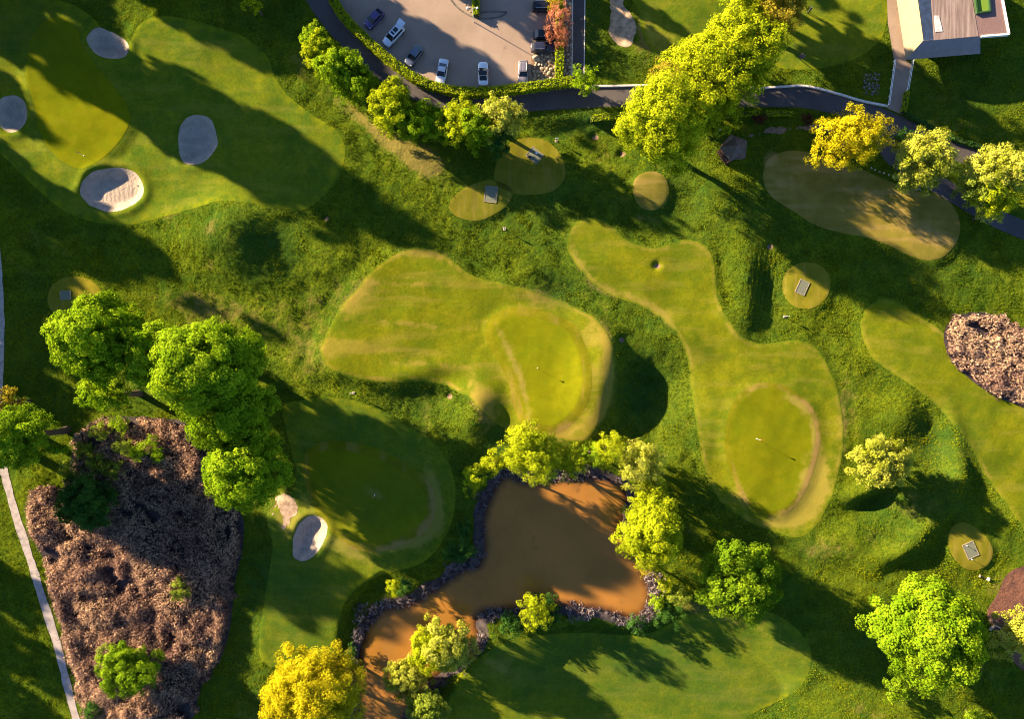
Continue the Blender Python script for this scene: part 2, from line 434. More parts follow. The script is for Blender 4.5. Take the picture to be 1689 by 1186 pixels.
BUNKERS = [
 ('a', [(147,67),(155,51),(169,47),(189,56),(209,67),(215,81),(209,94),(192,98),(169,94),(155,84)]),
 ('round', [(-3,190),(2,168),(12,159),(28,158),(42,167),(47,188),(41,208),(25,219),(8,214)]),
 ('b', [(296,240),(297,215),(310,195),(330,190),(348,197),(358,220),(359,242),(345,262),(325,272),(303,268)]),
 ('c', [(135,318),(140,300),(155,285),(180,278),(210,278),(230,290),(239,310),(235,328),(215,343),(185,350),(155,342),(142,330)]),
 ('d', [(486,905),(489,880),(498,860),(514,849),(532,850),(543,865),(540,885),(525,910),(505,923),(490,918)]),
]
TOPSAND = [(1004,-30),(1008,10),(1006,45),(1010,68),(1025,78),(1040,70),(1045,48),(1040,22),(1030,5),(1034,-30)]
ROAD1 = [(505,-40),(525,0),(548,32),(580,68),(620,105),(660,133),(700,152),(745,165),(800,170),(870,166),(950,161),(1020,158),(1100,157),(1200,160),(1270,159),(1330,161),(1385,172),(1430,186),(1480,207),(1540,232),(1600,256),(1660,276),(1760,300)]
ROAD2 = [(1420,190),(1455,225),(1475,258),(1520,288),(1575,320),(1625,350),(1675,374),(1760,405)]
CARPARK = [(535,-40),(552,0),(572,28),(612,68),(650,100),(690,126),(740,142),(800,146),(870,140),(921,134),(921,-60)]
WALK = [(944,-60),(965,-60),(963,128),(944,130)]
RIPRAP_STRIP = [(927,-60),(944,-60),(944,130),(927,132)]
RIPRAP_PATCH = [(876,92),(890,86),(920,88),(920,132),(880,134),(876,120)]
DRIVE = [(1460,-60),(1464,38),(1474,98),(1470,140),(1463,178),(1492,190),(1497,150),(1504,108),(1494,100),(1478,0),(1474,-60)]
LEFTPATH = [(-8,400),(-2,480),(0,560),(-2,640),(-2,700),(5,765),(16,810),(32,865),(52,925),(74,995),(95,1060),(110,1120),(125,1180),(142,1250)]
REEDS = [(62,815),(85,808),(105,820),(120,790),(120,760),(135,725),(170,695),(220,690),(270,693),(318,700),(340,735),(342,790),(370,830),(398,852),(398,905),(385,960),(378,1030),(362,1085),(330,1130),(300,1200),(160,1230),(138,1150),(122,1090),(100,1010),(78,930),(58,880),(52,845)]
REEDS_R = [(1558,548),(1575,527),(1605,517),(1645,523),(1680,545),(1740,590),(1740,710),(1690,672),(1650,655),(1610,632),(1575,600),(1560,575)]
MULCH = [(1628,1010),(1645,985),(1662,950),(1690,935),(1760,930),(1760,1115),(1700,1112),(1670,1090),(1652,1060),(1640,1040)]
CLUB = [(1470,-60),(1480,0),(1494,98),(1617,88),(1665,60),(1650,-60)]

S = {}
for k_, p_ in (('pond', POND), ('upleft', F_UPLEFT), ('centre', F_CENTRE), ('long', F_LONG), ('right', F_RIGHT), ('tan', F_TAN), ('top', F_TOP), ('shade', F_SHADE), ('bottom', F_BOTTOM),
               ('g_upleft', G_UPLEFT), ('g_centre', G_CENTRE), ('g_long', G_LONG), ('g_shade', G_SHADE),
               ('ta', TEE_A), ('tb', TEE_B), ('tc', TEE_C), ('td', TEE_D), ('te', TEE_E), ('tf', TEE_F), ('topsand', TOPSAND),
               ('reeds', REEDS), ('reeds_r', REEDS_R), ('mulch', MULCH)):
    S[k_] = sdf(p_)
for i, (lb, p_) in enumerate(BUNKERS): S['b%d' % i] = sdf(p_, 60)
S['road1'] = sdf(ROAD1, closed=False, half=17)
S['road2'] = sdf(ROAD2, closed=False, half=15)
S['carpark'] = sdf(CARPARK, sm=False)
S['drive'] = sdf(DRIVE, 60, sm=False)
S['walk'] = sdf(WALK, 60, sm=False); S['rip1'] = sdf(RIPRAP_STRIP, 60, sm=False); S['rip2'] = sdf(RIPRAP_PATCH, 60, sm=False)
S['lpath'] = sdf(LEFTPATH, closed=False, half=6.5)
S['path2'] = sdf([(1232,226),(1262,216),(1300,213),(1345,210),(1385,222),(1420,232)], closed=False, half=4.5)
S['club'] = sdf(CLUB, 80, sm=False)
S['gazpad'] = sdf([(1188,240),(1205,222),(1232,232),(1229,262),(1188,266)], 40, sm=False)

Z = np.zeros(U.shape)
Z += 0.45*fbm(XX, YY, 34, 3, 3)
Z += 0.10*fbm(XX, YY, 9, 13, 3)
# raised turf plateaus
for k_, h, f in (('upleft', 0.5, 3.0), ('centre', 0.9, 3.0), ('long', 0.35, 2.0), ('right', 0.5, 2.0), ('tan', 0.5, 2.0), ('bottom', 0.3, 3.0), ('shade', 0.6, 2.5)):
    Z += h*sstep(S[k_], -f, f*0.3)
for k_, h, f in (('g_upleft', 0.5, 2.5), ('g_centre', 0.45, 2.5), ('g_long', 0.4, 3.0), ('g_shade', 0.4, 2.5), ('ta', 0.35, 1.5), ('tb', 0.4, 2.5), ('tc', 0.4, 1.2), ('td', 0.45, 1.8), ('te', 0.4, 1.5), ('tf', 0.4, 1.5)):
    Z += h*sstep(S[k_], -f, 0.4)
# mounds and hollows
for a in ((385,385,42,38,0,3.6),(310,375,35,25,20,1.0),(450,430,40,25,10,0.8),
          (985,640,34,60,10,2.4),(1072,655,38,42,20,-2.4),(1100,560,40,25,40,0.6),
          (1228,455,19,52,0,1.2),(1272,480,28,46,0,-0.6),(1225,520,20,20,0,0.6),
          (920,478,34,16,20,-1.1),(880,465,30,16,20,0.6),
          (690,662,40,20,0,-0.7),(700,612,34,12,-8,0.5),(745,622,34,10,25,-0.6),(780,690,24,45,15,1.5),(835,700,26,34,15,-0.9),
          (1425,812,30,12,-15,1.7),(1438,828,26,12,-15,-1.8),(1490,690,26,30,0,1.2),(1525,725,36,36,0,-1.0),
          (1574,740,13,40,-10,1.3),(1568,800,15,34,20,1.4),(1530,858,36,14,-38,1.5),(1480,905,34,14,-25,1.8),(1420,890,50,26,0,0.9),
          (1340,900,60,20,15,0.7),(1110,1130,150,66,8,-7.0),(880,1075,60,20,10,0.6),(505,110,28,22,30,0.9),(620,200,60,16,38,0.8),(690,262,50,16,30,1.0),
          (640,330,80,40,0,0.6),(560,420,60,30,-40,0.8),(860,420,60,30,20,0.7),(1000,440,40,30,0,0.3),
          (1130,340,28,26,0,-1.0),(1190,330,40,26,20,0.7),(500,620,50,30,0,0.5),(1120,760,36,36,0,0.5),
          (130,400,60,30,10,0.9),(60,390,50,30,0,0.6),(1500,960,60,20,-25,0.6),(600,975,50,10,-38,0.0)):
    Z += gb(*a)
Z -= 1.5*sstep(V_, 182, 204)*(1-sstep(V_, 212, 330))*np.exp(-0.5*((U-945)/85)**2)
# terraced ledges on the steep little bank
Z += 0.16*np.sin((U+0.14*V_)*2*math.pi/8.5)*np.exp(-0.5*(((U-1258)/22)**2+((V_-470)/38)**2))
# berm lip and drop to the pond left of the water
Z -= 1.2*sstep(sdf([(640,944),(612,958),(586,980),(570,1010),(562,1050),(566,1100),(600,1100),(640,1030),(680,990)]), -0.6, 1.4)
# bunkers
for i in range(5):
    s_ = S['b%d' % i]; Z += 0.30*np.exp(-((s_+0.6)/0.9)**2); Z -= 1.05*sstep(s_, -0.4, 2.0)
Z -= 0.5*sstep(S['topsand'], -0.4, 1.5)
# flat built areas
flat = np.maximum.reduce([S['carpark'], S['road1'], S['road2'], S['walk'], S['rip1'], S['drive'], S['club'], S['lpath']-1])
kf = sstep(flat, -5.0, -0.6)
base = 0.30*fbm(XX, YY, 60, 23, 2)
kc = sstep(np.maximum(S['carpark'], S['walk']), -4.0, -0.3)
Z = Z*(1-kf) + base*kf
Z = Z*(1-kc) + 0.1*kc
kb = sstep(S['club'], -3, -0.3); Z = Z*(1-kb) + 0.1*kb
# rough micro relief where the grass is not mown or paved
mown = np.maximum.reduce([S[k_] for k_ in ('upleft','centre','long','right','tan','top','shade','bottom','ta','tb','tc','td','te','tf','g_upleft','topsand','b0','b1','b2','b3','b4','road1','road2','carpark','drive','walk','rip1','lpath','path2','club','gazpad')])
rough_m = 1 - sstep(mown, -0.8, -0.05)
near = (np.abs(XX) < 106) & (np.abs(YY) < 80)
rough_m = rough_m*near
Z += rough_m*(0.10*fbm(XX, YY, 2.6, 33, 3, 0.6) + 0.05*np.abs(fbm(XX, YY, 1.1, 41, 2)))
# pits in the turf
PITS = [(981,222,'beside the yellow trees, nearest the tee sign'), (1026,251,'under the tip of the big yellow tree'), (1083,438,'on the narrow end of the long fairway'),
        (1270,405,'above the tee with the pale mat'), (1322,89,'on the sunny green above the white kerb'), (740,653,'below the striped central fairway'), (1023,560,'between the central green and the long fairway'), (537,360,'in shade below the upper left fairway')]
for (px, py, _) in PITS: Z += gb(px, py, 4.5, 4.5, 0, -0.55)
# pond: banks fall to the water line, bed below it
WL = -1.15
ps = S['pond']
kp = sstep(ps, -4.2, -0.6)
Z = Z*(1-kp) + (WL - ps*0.33)*kp
Z = np.where(ps > -0.6, WL - np.where(ps > 0, ps*0.6, ps*0.33), Z)
Z = np.maximum(Z, -3.0)

for (px, py) in ((810,322),(882,255),(1323,474),(1599,907),(108,487)):      # level ground under each practice mat
    x, y = W(px, py); i = np.searchsorted(GX, x); j = np.searchsorted(GY, y); k = 1-sstep(np.hypot(XX-x, YY-y), 1.9, 3.6); Z = Z*(1-k) + Z[i, j]*k
far = sstep(np.hypot(XX/1.35, YY), 150, 400)
Z = Z*(1-far)
def zat(x, y):
    i = min(max(np.searchsorted(GX, x)-1, 0), NX-2); j = min(max(np.searchsorted(GY, y)-1, 0), NY-2)
    a = (x-GX[i])/(GX[i+1]-GX[i]); b = (y-GY[j])/(GY[j+1]-GY[j])
    return float(Z[i,j]*(1-a)*(1-b)+Z[i+1,j]*a*(1-b)+Z[i,j+1]*(1-a)*b+Z[i+1,j+1]*a*b)
def vsample(A, x, y):
    i = np.clip(np.searchsorted(GX, x)-1, 0, NX-2); j = np.clip(np.searchsorted(GY, y)-1, 0, NY-2)
    a = (x-GX[i])/(GX[i+1]-GX[i]); b = (y-GY[j])/(GY[j+1]-GY[j])
    return A[i,j]*(1-a)*(1-b)+A[i+1,j]*a*(1-b)+A[i,j+1]*(1-a)*b+A[i+1,j+1]*a*b

# wear of the ground, lusher grass, and shade painted into the turf colour
DRY = np.zeros(U.shape)
for a in ((545,490,60,14,-10,.5),(500,560,30,45,20,.6),(520,600,20,20,0,.5),(475,845,22,16,60,1.3),(500,105,14,20,-30,.9),(690,262,42,16,30,2.0),(600,200,50,8,38,1.4),
          (790,650,14,22,-20,.8),(800,690,14,26,30,.7),(890,490,30,12,10,.7),(843,590,4,36,-25,.7),(866,655,4,28,-12,.6),(1000,600,8,50,0,1.0),(985,680,8,30,25,1.0),(930,712,28,8,-25,.9),(980,545,14,14,0,.6),
          (1340,790,14,22,10,1.5),(1330,830,22,14,-40,1.3),(1295,857,26,8,-10,1.2),(1345,740,6,40,-8,1.0),(1315,665,22,6,35,.8),(1240,640,20,5,-20,.6),(1225,830,10,20,-30,.6),
          (1390,700,8,40,0,.5),(1405,660,14,40,0,.6),(1510,830,22,18,0,.8),(1370,905,30,14,0,.7),(1345,905,16,10,0,.6),(1460,340,60,14,25,.5),(1530,390,30,14,20,.6),(1270,260,8,12,30,1.2),(1290,300,20,12,30,.6),
          (330,500,60,14,8,.5),(370,520,60,18,12,.7),(360,380,10,16,0,1.0),(350,440,10,12,0,.6),(50,465,5,5,0,1.0),(40,445,30,4,32,.7),(90,400,40,14,20,.4),
          (290,360,20,20,0,.4),(670,535,70,4,4,.5),(690,470,60,4,2,.45),(700,600,60,4,3,.4),(700,420,40,6,8,.8),(600,480,10,36,40,.5),
          (1120,870,22,8,30,.7),(1130,1000,25,8,30,.8),(1190,1010,40,10,25,.7),(1440,1180,40,8,15,.6),(1645,965,14,14,0,.9),(1600,1090,20,16,0,.5),(1620,1110,30,8,30,.5),
          (990,250,16,14,-30,.6),(1015,330,18,10,30,.5),(1065,360,20,6,10,.7),(1060,60,10,30,0,1.0),(1090,70,20,20,0,.5),(1120,95,20,6,30,.7),(1470,840,10,14,0,.5),
          (1550,160,30,6,0,.6),(1500,115,10,14,0,.8),(1600,210,60,8,10,.5),(1440,880,40,10,0,.3),(420,1180,50,30,-60,.6),(820,1100,30,8,25,.5),(1060,500,36,5,25,.6),(955,430,6,40,-25,.5),(1100,530,20,5,45,.7),(990,478,20,5,15,.8),
          (200,640,30,8,20,.5),(718,815,7,34,-12,1.3),(708,868,16,8,-50,1.2),(660,898,34,6,-12,1.0),(575,905,30,7,30,.9),(520,850,7,36,-25,.6),(620,812,14,5,30,.6),(700,700,10,20,10,.4)):
    DRY += gb(*a)
DRY = np.clip((1.05-0.5*rough_m)*DRY + 0.10*np.clip(fbm(XX, YY, 7, 55, 3), 0, 1), 0, 1)
# dry worn rim along mown edges
for k_ in ('centre', 'long', 'right'):
    e = np.exp(-((S[k_]-0.5)/0.45)**2)*(0.35+0.5*np.clip(fbm(XX, YY, 8, 77, 2), 0, 1)); DRY = np.maximum(DRY, e)
LUSH_AND_SHADE = np.zeros(U.shape)  # dark green blobs: shade painted on hollows and shaded fairways, plus lusher lawn
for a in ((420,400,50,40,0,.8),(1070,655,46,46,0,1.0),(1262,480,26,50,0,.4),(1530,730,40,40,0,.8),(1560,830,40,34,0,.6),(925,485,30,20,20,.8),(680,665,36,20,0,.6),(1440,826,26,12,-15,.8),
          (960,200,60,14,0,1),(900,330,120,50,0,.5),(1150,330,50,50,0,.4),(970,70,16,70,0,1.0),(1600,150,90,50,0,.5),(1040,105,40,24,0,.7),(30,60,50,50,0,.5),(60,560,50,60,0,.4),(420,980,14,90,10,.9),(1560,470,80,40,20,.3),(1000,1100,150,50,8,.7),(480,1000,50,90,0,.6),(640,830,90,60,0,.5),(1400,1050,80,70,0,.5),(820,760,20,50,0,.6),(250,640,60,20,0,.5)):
    LUSH_AND_SHADE += gb(*a)
LUSH_AND_SHADE = np.clip(LUSH_AND_SHADE*(0.8+0.3*fbm(XX, YY, 5, 88, 3)), 0, 1)

idx = np.arange(NX*NY).reshape(NX, NY)
a_, b_, c_, d_ = idx[:-1,:-1].ravel(), idx[1:,:-1].ravel(), idx[1:,1:].ravel(), idx[:-1,1:].ravel()
TRI = np.concatenate([np.stack([a_, b_, c_], 1), np.stack([a_, c_, d_], 1)])
VG = np.stack([XX.ravel(), YY.ravel(), Z.ravel()], 1)
gr = npmesh('ground', VG, TRI, M['rough'], smooth=True, attrs={'dry': ('POINT', DRY.ravel()), 'lush_and_shade': ('POINT', LUSH_AND_SHADE.ravel())})
tag(gr, kind='structure')

def patch(name, s, off, m, label=None, flatz=None, extra=None):
    s_in = s
    """sheet over the terrain where s > 0, cut cleanly along s = 0"""
    s = s.ravel(); T = TRI; sv = s[T] > 0; cnt = sv.sum(1)
    full = T[cnt == 3]
    soupA = [full.ravel()]; soupB = [full.ravel()]; soupt = [np.zeros(full.size)]
    for c in (1, 2):
        t = T[cnt == c]; q = sv[cnt == c]
        odd = np.argmax(q if c == 1 else ~q, axis=1)
        r = np.arange(len(t)); v0 = t[r, odd]; v1 = t[r, (odd+1) % 3]; v2 = t[r, (odd+2) % 3]
        def cut(p, q_):
            lo = np.minimum(p, q_); hi = np.maximum(p, q_); return lo, hi, s[lo]/(s[lo]-s[hi]+1e-12)
        A1 = cut(v0, v1); A2 = cut(v0, v2); z_ = np.zeros(len(t))
        if c == 1: rows = [((v0, v0, z_), A1, A2)]
        else: rows = [(A1, (v1, v1, z_), (v2, v2, z_)), (A1, (v2, v2, z_), A2)]
        for row in rows:
            soupA.append(np.stack([x[0] for x in row], 1).ravel()); soupB.append(np.stack([x[1] for x in row], 1).ravel()); soupt.append(np.stack([x[2] for x in row], 1).ravel())
    A = np.concatenate(soupA); B = np.concatenate(soupB); t = np.concatenate(soupt)
    P = VG[A]*(1-t)[:, None] + VG[B]*t[:, None]
    key = np.round(P[:, :2]*2000).astype(np.int64); key = key[:, 0]*10000019 + key[:, 1]
    _, first, inv = np.unique(key, return_index=True, return_inverse=True)
    V = P[first].copy(); tt = t[first]; ia, ib = A[first], B[first]
    F = inv.reshape(-1, 3)
    ok = (F[:, 0] != F[:, 1]) & (F[:, 1] != F[:, 2]) & (F[:, 0] != F[:, 2]); F = F[ok]
    if flatz is None: V[:, 2] += off
    else: V[:, 2] = flatz
    at = {}
    for nm, arr in (('dry', DRY), ('lush_and_shade', LUSH_AND_SHADE), ('edge', s_in)) + (extra or ()):
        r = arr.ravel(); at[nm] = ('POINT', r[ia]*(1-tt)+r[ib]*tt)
    o = npmesh(name, V, F, m, smooth=True, attrs=at)
    tag(o, kind='structure')
    return o

for k_ in ('upleft', 'centre', 'long', 'right', 'top', 'shade', 'bottom'):
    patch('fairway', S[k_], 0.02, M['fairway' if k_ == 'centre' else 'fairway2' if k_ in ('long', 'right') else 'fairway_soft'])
patch('fairway', S['tan'], 0.02, M['tan_green'])
for k_ in ('g_upleft', 'g_centre', 'g_long', 'g_shade'):
    if k_ != 'g_upleft': patch('green_apron', S[k_]+(1.6 if k_ != 'g_long' else 1.0), 0.03, M['apron'])
    patch('putting_green', S[k_], 0.04, M['green'])
for k_ in ('ta', 'tb', 'td', 'te', 'tf'): patch('tee_ground', S[k_], 0.03, M['tee'])
patch('tee_ground', S['tc'], 0.03, M['tan_green'])
for i in range(5): patch('sand_bunker', S['b%d' % i] + 0.10*fbm(XX, YY, 1.5, 90+i, 2), 0.045, M['sand'])
patch('bare_soil', S['topsand'] + 0.5*fbm(XX, YY, 2.2, 121, 3), 0.045, M['sandy'])
patch('road', S['road1'], 0.03, M['road'])
patch('road', S['road2'], 0.036, M['road'])
patch('car_park', S['carpark'], 0.042, M['carpark'])
patch('driveway', S['drive'], 0.05, M['drive'])
patch('footpath', S['walk'], 0.05, M['road'])
patch('gravel_strip', S['rip1'], 0.04, M['dirt'])
patch('gravel_strip', S['rip2'], 0.05, M['dirt'])
patch('footpath', S['lpath'] + 0.12*fbm(XX, YY, 2, 95, 2), 0.05, M['path'])
patch('footpath', S['path2'] - 0.1 + 0.45*fbm(XX, YY, 1.6, 96, 3), 0.04, M['dirt'])
patch('paved_pad', S['gazpad'], 0.04, M['dirt'])
patch('mulch_bed', S['mulch'] + 0.2*fbm(XX, YY, 2, 97, 2), 0.04, M['mulch'])
patch('pond_bank', np.minimum(ps + 1.6 + 0.7*fbm(XX, YY, 4, 98, 3), 0.25 - ps*0+9) , 0.02, M['bank'])
patch('reed_bed_soil', S['reeds']+0.3, 0.03, M['bank'])
patch('reed_bed_soil', S['reeds_r']+0.3, 0.03, M['bank'])
for (px, py, _) in PITS:
    x, y = W(px+2, py+1); patch('bare_soil', 0.58 - np.hypot(XX-x, (YY-y)*1.1) + 0.15*vnoise(XX, YY, 0.7, 5), 0.03, M['dirt'])
bs = sdf([(455,830),(470,815),(490,822),(500,840),(488,862),(470,872),(458,850)], 60); patch('bare_soil', bs - 0.2 + 1.0*fbm(XX, YY, 2.2, 111, 4, .6), 0.05, M['sandy'])
patch('pond_water', ps + 0.5, 0, M['water'], flatz=WL, extra=(('shore', ps),))

# ------------------------------------------------------------------ leaves, trees, hedges
def leaf_quads(P, N, size, rng, jitter=0.7):
    """quads at P facing roughly N; returns V, F"""
    n = len(P)
    N = N + jitter*rng.normal(size=(n, 3)); N /= np.linalg.norm(N, axis=1)[:, None] + 1e-9
    a = np.cross(N, rng.normal(size=(n, 3))); a /= np.linalg.norm(a, axis=1)[:, None] + 1e-9
    b = np.cross(N, a)
    s = (size*(0.6+0.8*rng.random(n)))[:, None]*0.5
    # four-cornered leaf clump: kite, slightly folded
    k = N*s*0.35
    V = np.stack([P - a*s*1.15, P - b*s*0.8 + k*0, P + a*s*1.15, P + b*s*0.8], 1)
    V[:, 0] -= k; V[:, 2] -= k
    return V.reshape(-1, 3), np.arange(4*n).reshape(n, 4)

def crown_points(rx, ry, rz, dens, rng, lob=14, spiky=0.0, gap=0.0, flatb=-0.65):
    """leaf positions (centre at origin), hierarchical lobes > clumps > leaves"""
    pts = []; nrm = []; tints = []; cent = []
    rm = (rx+ry)/2
    # lobes
    L = []
    for i in range(lob):
        ph = math.pi*(3-math.sqrt(5))*i + rng.random()*0.6
        zz = 1 - (i+0.5)/lob*(1-flatb) + rng.normal()*0.05
        zz = max(min(zz, 1), flatb)
        rr = math.sqrt(max(0, 1-zz*zz))
        q = 0.60 + 0.14*rng.normal()
        lr = rm*(0.30+0.13*rng.random())*(1.15 if lob < 9 else 1.0)
        c = np.array([math.cos(ph)*rr*rx*q, math.sin(ph)*rr*ry*q, zz*rz*q])
        L.append((c, lr)); cent.append(c)
    L.append((np.zeros(3), rm*0.55))
    tb = rng.random(len(L))
    for j, (c, lr) in enumerate(L):
        lz = min(lr*1.0, rz*0.7)
        nc = max(6, int(15*(lr/2.0)**1.3*(1-gap)))
        D = rng.normal(size=(nc, 3)); D[:, 2] = np.abs(D[:, 2])*1.0 - 0.35*(rng.random(nc) < .3)
        D /= np.linalg.norm(D, axis=1)[:, None]
        q = 0.85+0.22*rng.random(nc) + spiky*np.abs(rng.normal(size=nc))*0.25
        C = c + D*np.array([lr, lr, lz])*q[:, None]
        cr = lr*0.22+0.18
        nl = max(4, int(dens*cr*cr*7.0))
        for k in range(nc):
            O = rng.normal(size=(nl, 3)); O /= np.linalg.norm(O, axis=1)[:, None]
            O *= (rng.random(nl)**0.33)[:, None]
            pos = C[k] + O*cr*np.array([1.25, 1.25, 1.0]) + D[k]*np.abs(rng.normal(size=nl))[:, None]*spiky*cr*0.6
            pts.append(pos); nn = D[k]*0.9 + O*0.38 + np.array([0, 0, 0.05]) + c/(np.linalg.norm(c)+rm)*0.5; nrm.append(nn)
            tints.append(np.clip(0.5 + 0.22*(tb[j]-0.5)*2 + 0.18*rng.normal() + 0.12*rng.normal(size=nl), 0, 1))
    return np.concatenate(pts), np.concatenate(nrm), np.concatenate(tints), cent

def tree(px, py, rx, ry, h, kind, name, label, cat='tree', group=None, leaf=0.42, dens=9.0, lob=14, spiky=0.0, gap=0.0, trunk=True, low=0.15, rot=0.0, seed=None, crownz=None):
    """px,py: crown centre in the photo; rx,ry crown radii in photo px; h height in m"""
    rng = np.random.default_rng(seed if seed is not None else int(px*7+py*13) % 100000)
    rz = h*(1-low)/2; zc = h*low + rz
    x, y = W(px, py, zc*1.05)
    s = (H-zc)/H/PXM; rx, ry = rx*s, ry*s
    z0 = zat(x, y)
    t = empty(name, (x, y, z0-0.05), math.radians(rot))
    tag(t, label, cat, group)
    P, N, T, cent = crown_points(rx*1.06, ry*1.06, rz, dens*(1.35 if leaf > .7 else 3.1), rng, int(lob*1.2), spiky, gap)
    V, F = leaf_quads(P, N, leaf*(1 if leaf > .7 else .68), rng, 0.42)
    V[:, 2] = np.maximum(V[:, 2]+zc, 0.05)
    cr = npmesh('crown', V, F, LEAF[kind], t, attrs={'tint': ('FACE', T)})
    if trunk:
        mb = MB(); r0 = 0.028*h+0.06; top = Vector((0, 0, zc*0.95)); n = 5; p = Vector((0, 0, -0.4)); r = r0*1.3
        pp = [p]
        for i in range(1, n+1):
            q = Vector((0.12*rng.normal(), 0.12*rng.normal(), top.z*i/n)); r2 = r0*(1-0.6*i/n)
            mb.tube(p, q, r, r2, 8, cap=False); p = q; r = r2; pp.append(q)
        for c in cent[:14]:
            a = pp[2 + (int(rng.random()*3))]; e = Vector((float(c[0])*1.05, float(c[1])*1.05, float(c[2])+zc))
            if e.z < a.z*0.8: e.z = a.z*0.9
            mid = a.lerp(e, 0.5) + Vector((0, 0, -0.04*h*0.5)) ; mb.tube(a, mid, r0*0.38, r0*0.22, 5, cap=False); mb.tube(mid, e, r0*0.22, r0*0.06, 5, cap=False)
        mb.build('trunk', M['bark'], t, smooth=True)
    return t

# big green trees, left
tree(160,560,64,68,23,'bright','leafy_tree','tallest bright green tree at the upper left end of the grove above the reed bed', lob=26, group='trees of the left grove', leaf=.46)
tree(168,655,38,28,19,'bright','leafy_tree','low green tree lobe hanging below the tallest tree of the left grove', lob=10, group='trees of the left grove')
tree(258,590,58,56,21,'bright','leafy_tree','middle green tree of the left grove with a dark gap under it', lob=20, group='trees of the left grove', leaf=.46)
tree(350,605,86,70,23,'bright','leafy_tree','broadest bright green tree at the right end of the left grove', lob=30, group='trees of the left grove', leaf=.46)
tree(388,692,62,54,19,'bright','leafy_tree','half shaded green tree joining the left grove to the tree beside the reeds', lob=20, group='trees of the left grove')
tree(410,775,66,60,18.5,'bright','leafy_tree','round green tree at the right edge of the brown reed bed', lob=22, group='trees of the left grove', leaf=.44)
tree(28,722,62,48,21,'green','leafy_tree','green tree at the left edge of the photo above the path', lob=18)
tree(8,665,26,30,10,'amber','bare_tree','small brownish sparse tree on the left edge behind a green tree', lob=10, gap=.3, spiky=.5)
# reed bed shrubs
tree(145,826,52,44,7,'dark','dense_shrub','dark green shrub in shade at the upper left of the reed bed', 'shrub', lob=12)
tree(214,1102,44,47,8,'green','round_shrub','round green shrub at the bottom of the brown reed bed', 'shrub', lob=20, spiky=.1, dens=13, leaf=.36)
tree(300,972,17,21,4.2,'olive','small_shrub','small green shrub in the middle of the reed bed', 'shrub', lob=6, leaf=.3)
tree(150,1172,14,18,3,'dark','small_shrub','small dark shrub between the reed bed and the gravel path', 'shrub', lob=6, leaf=.3)
for i, (x_, y_, r_, lb) in enumerate(((140,745,18,'leftmost low green shrub on the upper left rim of the reed bed'),(168,712,17,'low green shrub at the upper rim of the reed bed, second from the left'),(196,700,15,'low green shrub topmost on the rim of the reed bed'),(205,735,15,'low green shrub inside the upper rim of the reed bed beside a dark gap'),
        (228,748,14,'bright low shrub between dark gaps in the reed bed'),(250,735,15,'bright low shrub nearest the tan plumes of the reed bed'),(262,752,11,'smallest bright shrub beside the tan plumes'),(160,765,16,'low olive shrub above the dark shaded shrub'),(118,775,16,'low green shrub at the left tip of the reed bed'),(185,775,18,'greyish green shrub beside the dark shaded shrub'))):
    tree(x_, y_, r_*1.15, r_*1.1, 3.4+0.15*(i%3), 'bright' if i in (4,5,6,2) else 'olive', 'low_shrub', lb, 'shrub', 'low shrubs on the rim of the reed bed', lob=6, leaf=.3, trunk=False, low=.05)
# bottom
tree(515,1142,80,60,12,'gold','leafy_tree','broad golden orange tree at the bottom edge left of the pond', lob=24, spiky=.35, leaf=.34, gap=.1)
tree(560,1120,34,34,10,'amber','bare_tree','thin twiggy brownish tree on the upper right of the golden tree', lob=9, spiky=.8, gap=.4, leaf=.28)
tree(735,1080,50,40,11,'pale','leafy_tree','pale yellow tree on the pond shore beside the stony spit', lob=18, spiky=.2, dens=12, leaf=.36, group='pale trees at the foot of the pond')
tree(705,1085,34,38,11,'yellow','leafy_tree','yellow green tree left half of the clump on the pond shore', lob=16, spiky=.2, dens=12, leaf=.36, group='pale trees at the foot of the pond')
tree(668,1132,38,34,9,'pale','leafy_tree','pale green tree overhanging the narrow foot of the pond', lob=16, spiky=.2, dens=12, leaf=.36, group='pale trees at the foot of the pond')
tree(700,1170,38,30,9,'olive','leafy_tree','olive green tree lowest of the clump by the pond foot', lob=16, spiky=.2, dens=12, leaf=.36, group='pale trees at the foot of the pond')
tree(883,1018,29,30,10,'yellow','shore_tree','small round yellow tree standing alone on the lower shore of the pond', lob=10, spiky=.3, leaf=.32)
tree(900,1012,30,30,4,'dark','dense_shrub','dark green shrub behind the small yellow tree on the lower shore', 'shrub', lob=8)
tree(842,1030,18,20,3,'dark','dense_shrub','dark green shrub at the root of the stony spit', 'shrub', lob=6)
# around the pond top
PG = 'yellow green trees along the top of the pond'
tree(783,786,21,27,9,'yellow','shore_tree','small yellow green tree lowest on the left of the pond rim', lob=9, spiky=.3, leaf=.32, group=PG)
tree(812,764,24,22,9,'yellow','shore_tree','small yellow green tree between the lowest left one and the tall one', lob=9, spiky=.3, leaf=.32, group=PG)
tree(872,745,42,50,12,'yellow','shore_tree','tallest yellow green tree overhanging the upper left of the pond', lob=18, spiky=.3, leaf=.34, group=PG)
tree(944,762,28,29,8,'yellow','shore_tree','small yellow tree with drooping shaded foot in the middle of the pond rim', lob=9, spiky=.4, leaf=.32, group=PG)
tree(975,748,20,18,7,'bright','shore_tree','low green tree linking the middle tree and the spiky one', lob=6, spiky=.4, leaf=.32, group=PG)
tree(1005,738,27,29,9,'yellow','shore_tree','spiky yellow green tree right of the middle of the pond rim', lob=10, spiky=.6, leaf=.32, group=PG)
tree(1056,765,38,40,10,'pale','shore_tree','pale yellow fluffy tree at the upper right corner of the pond', lob=13, spiky=.5, leaf=.32, group=PG)
PR = 'trees down the right side of the pond'
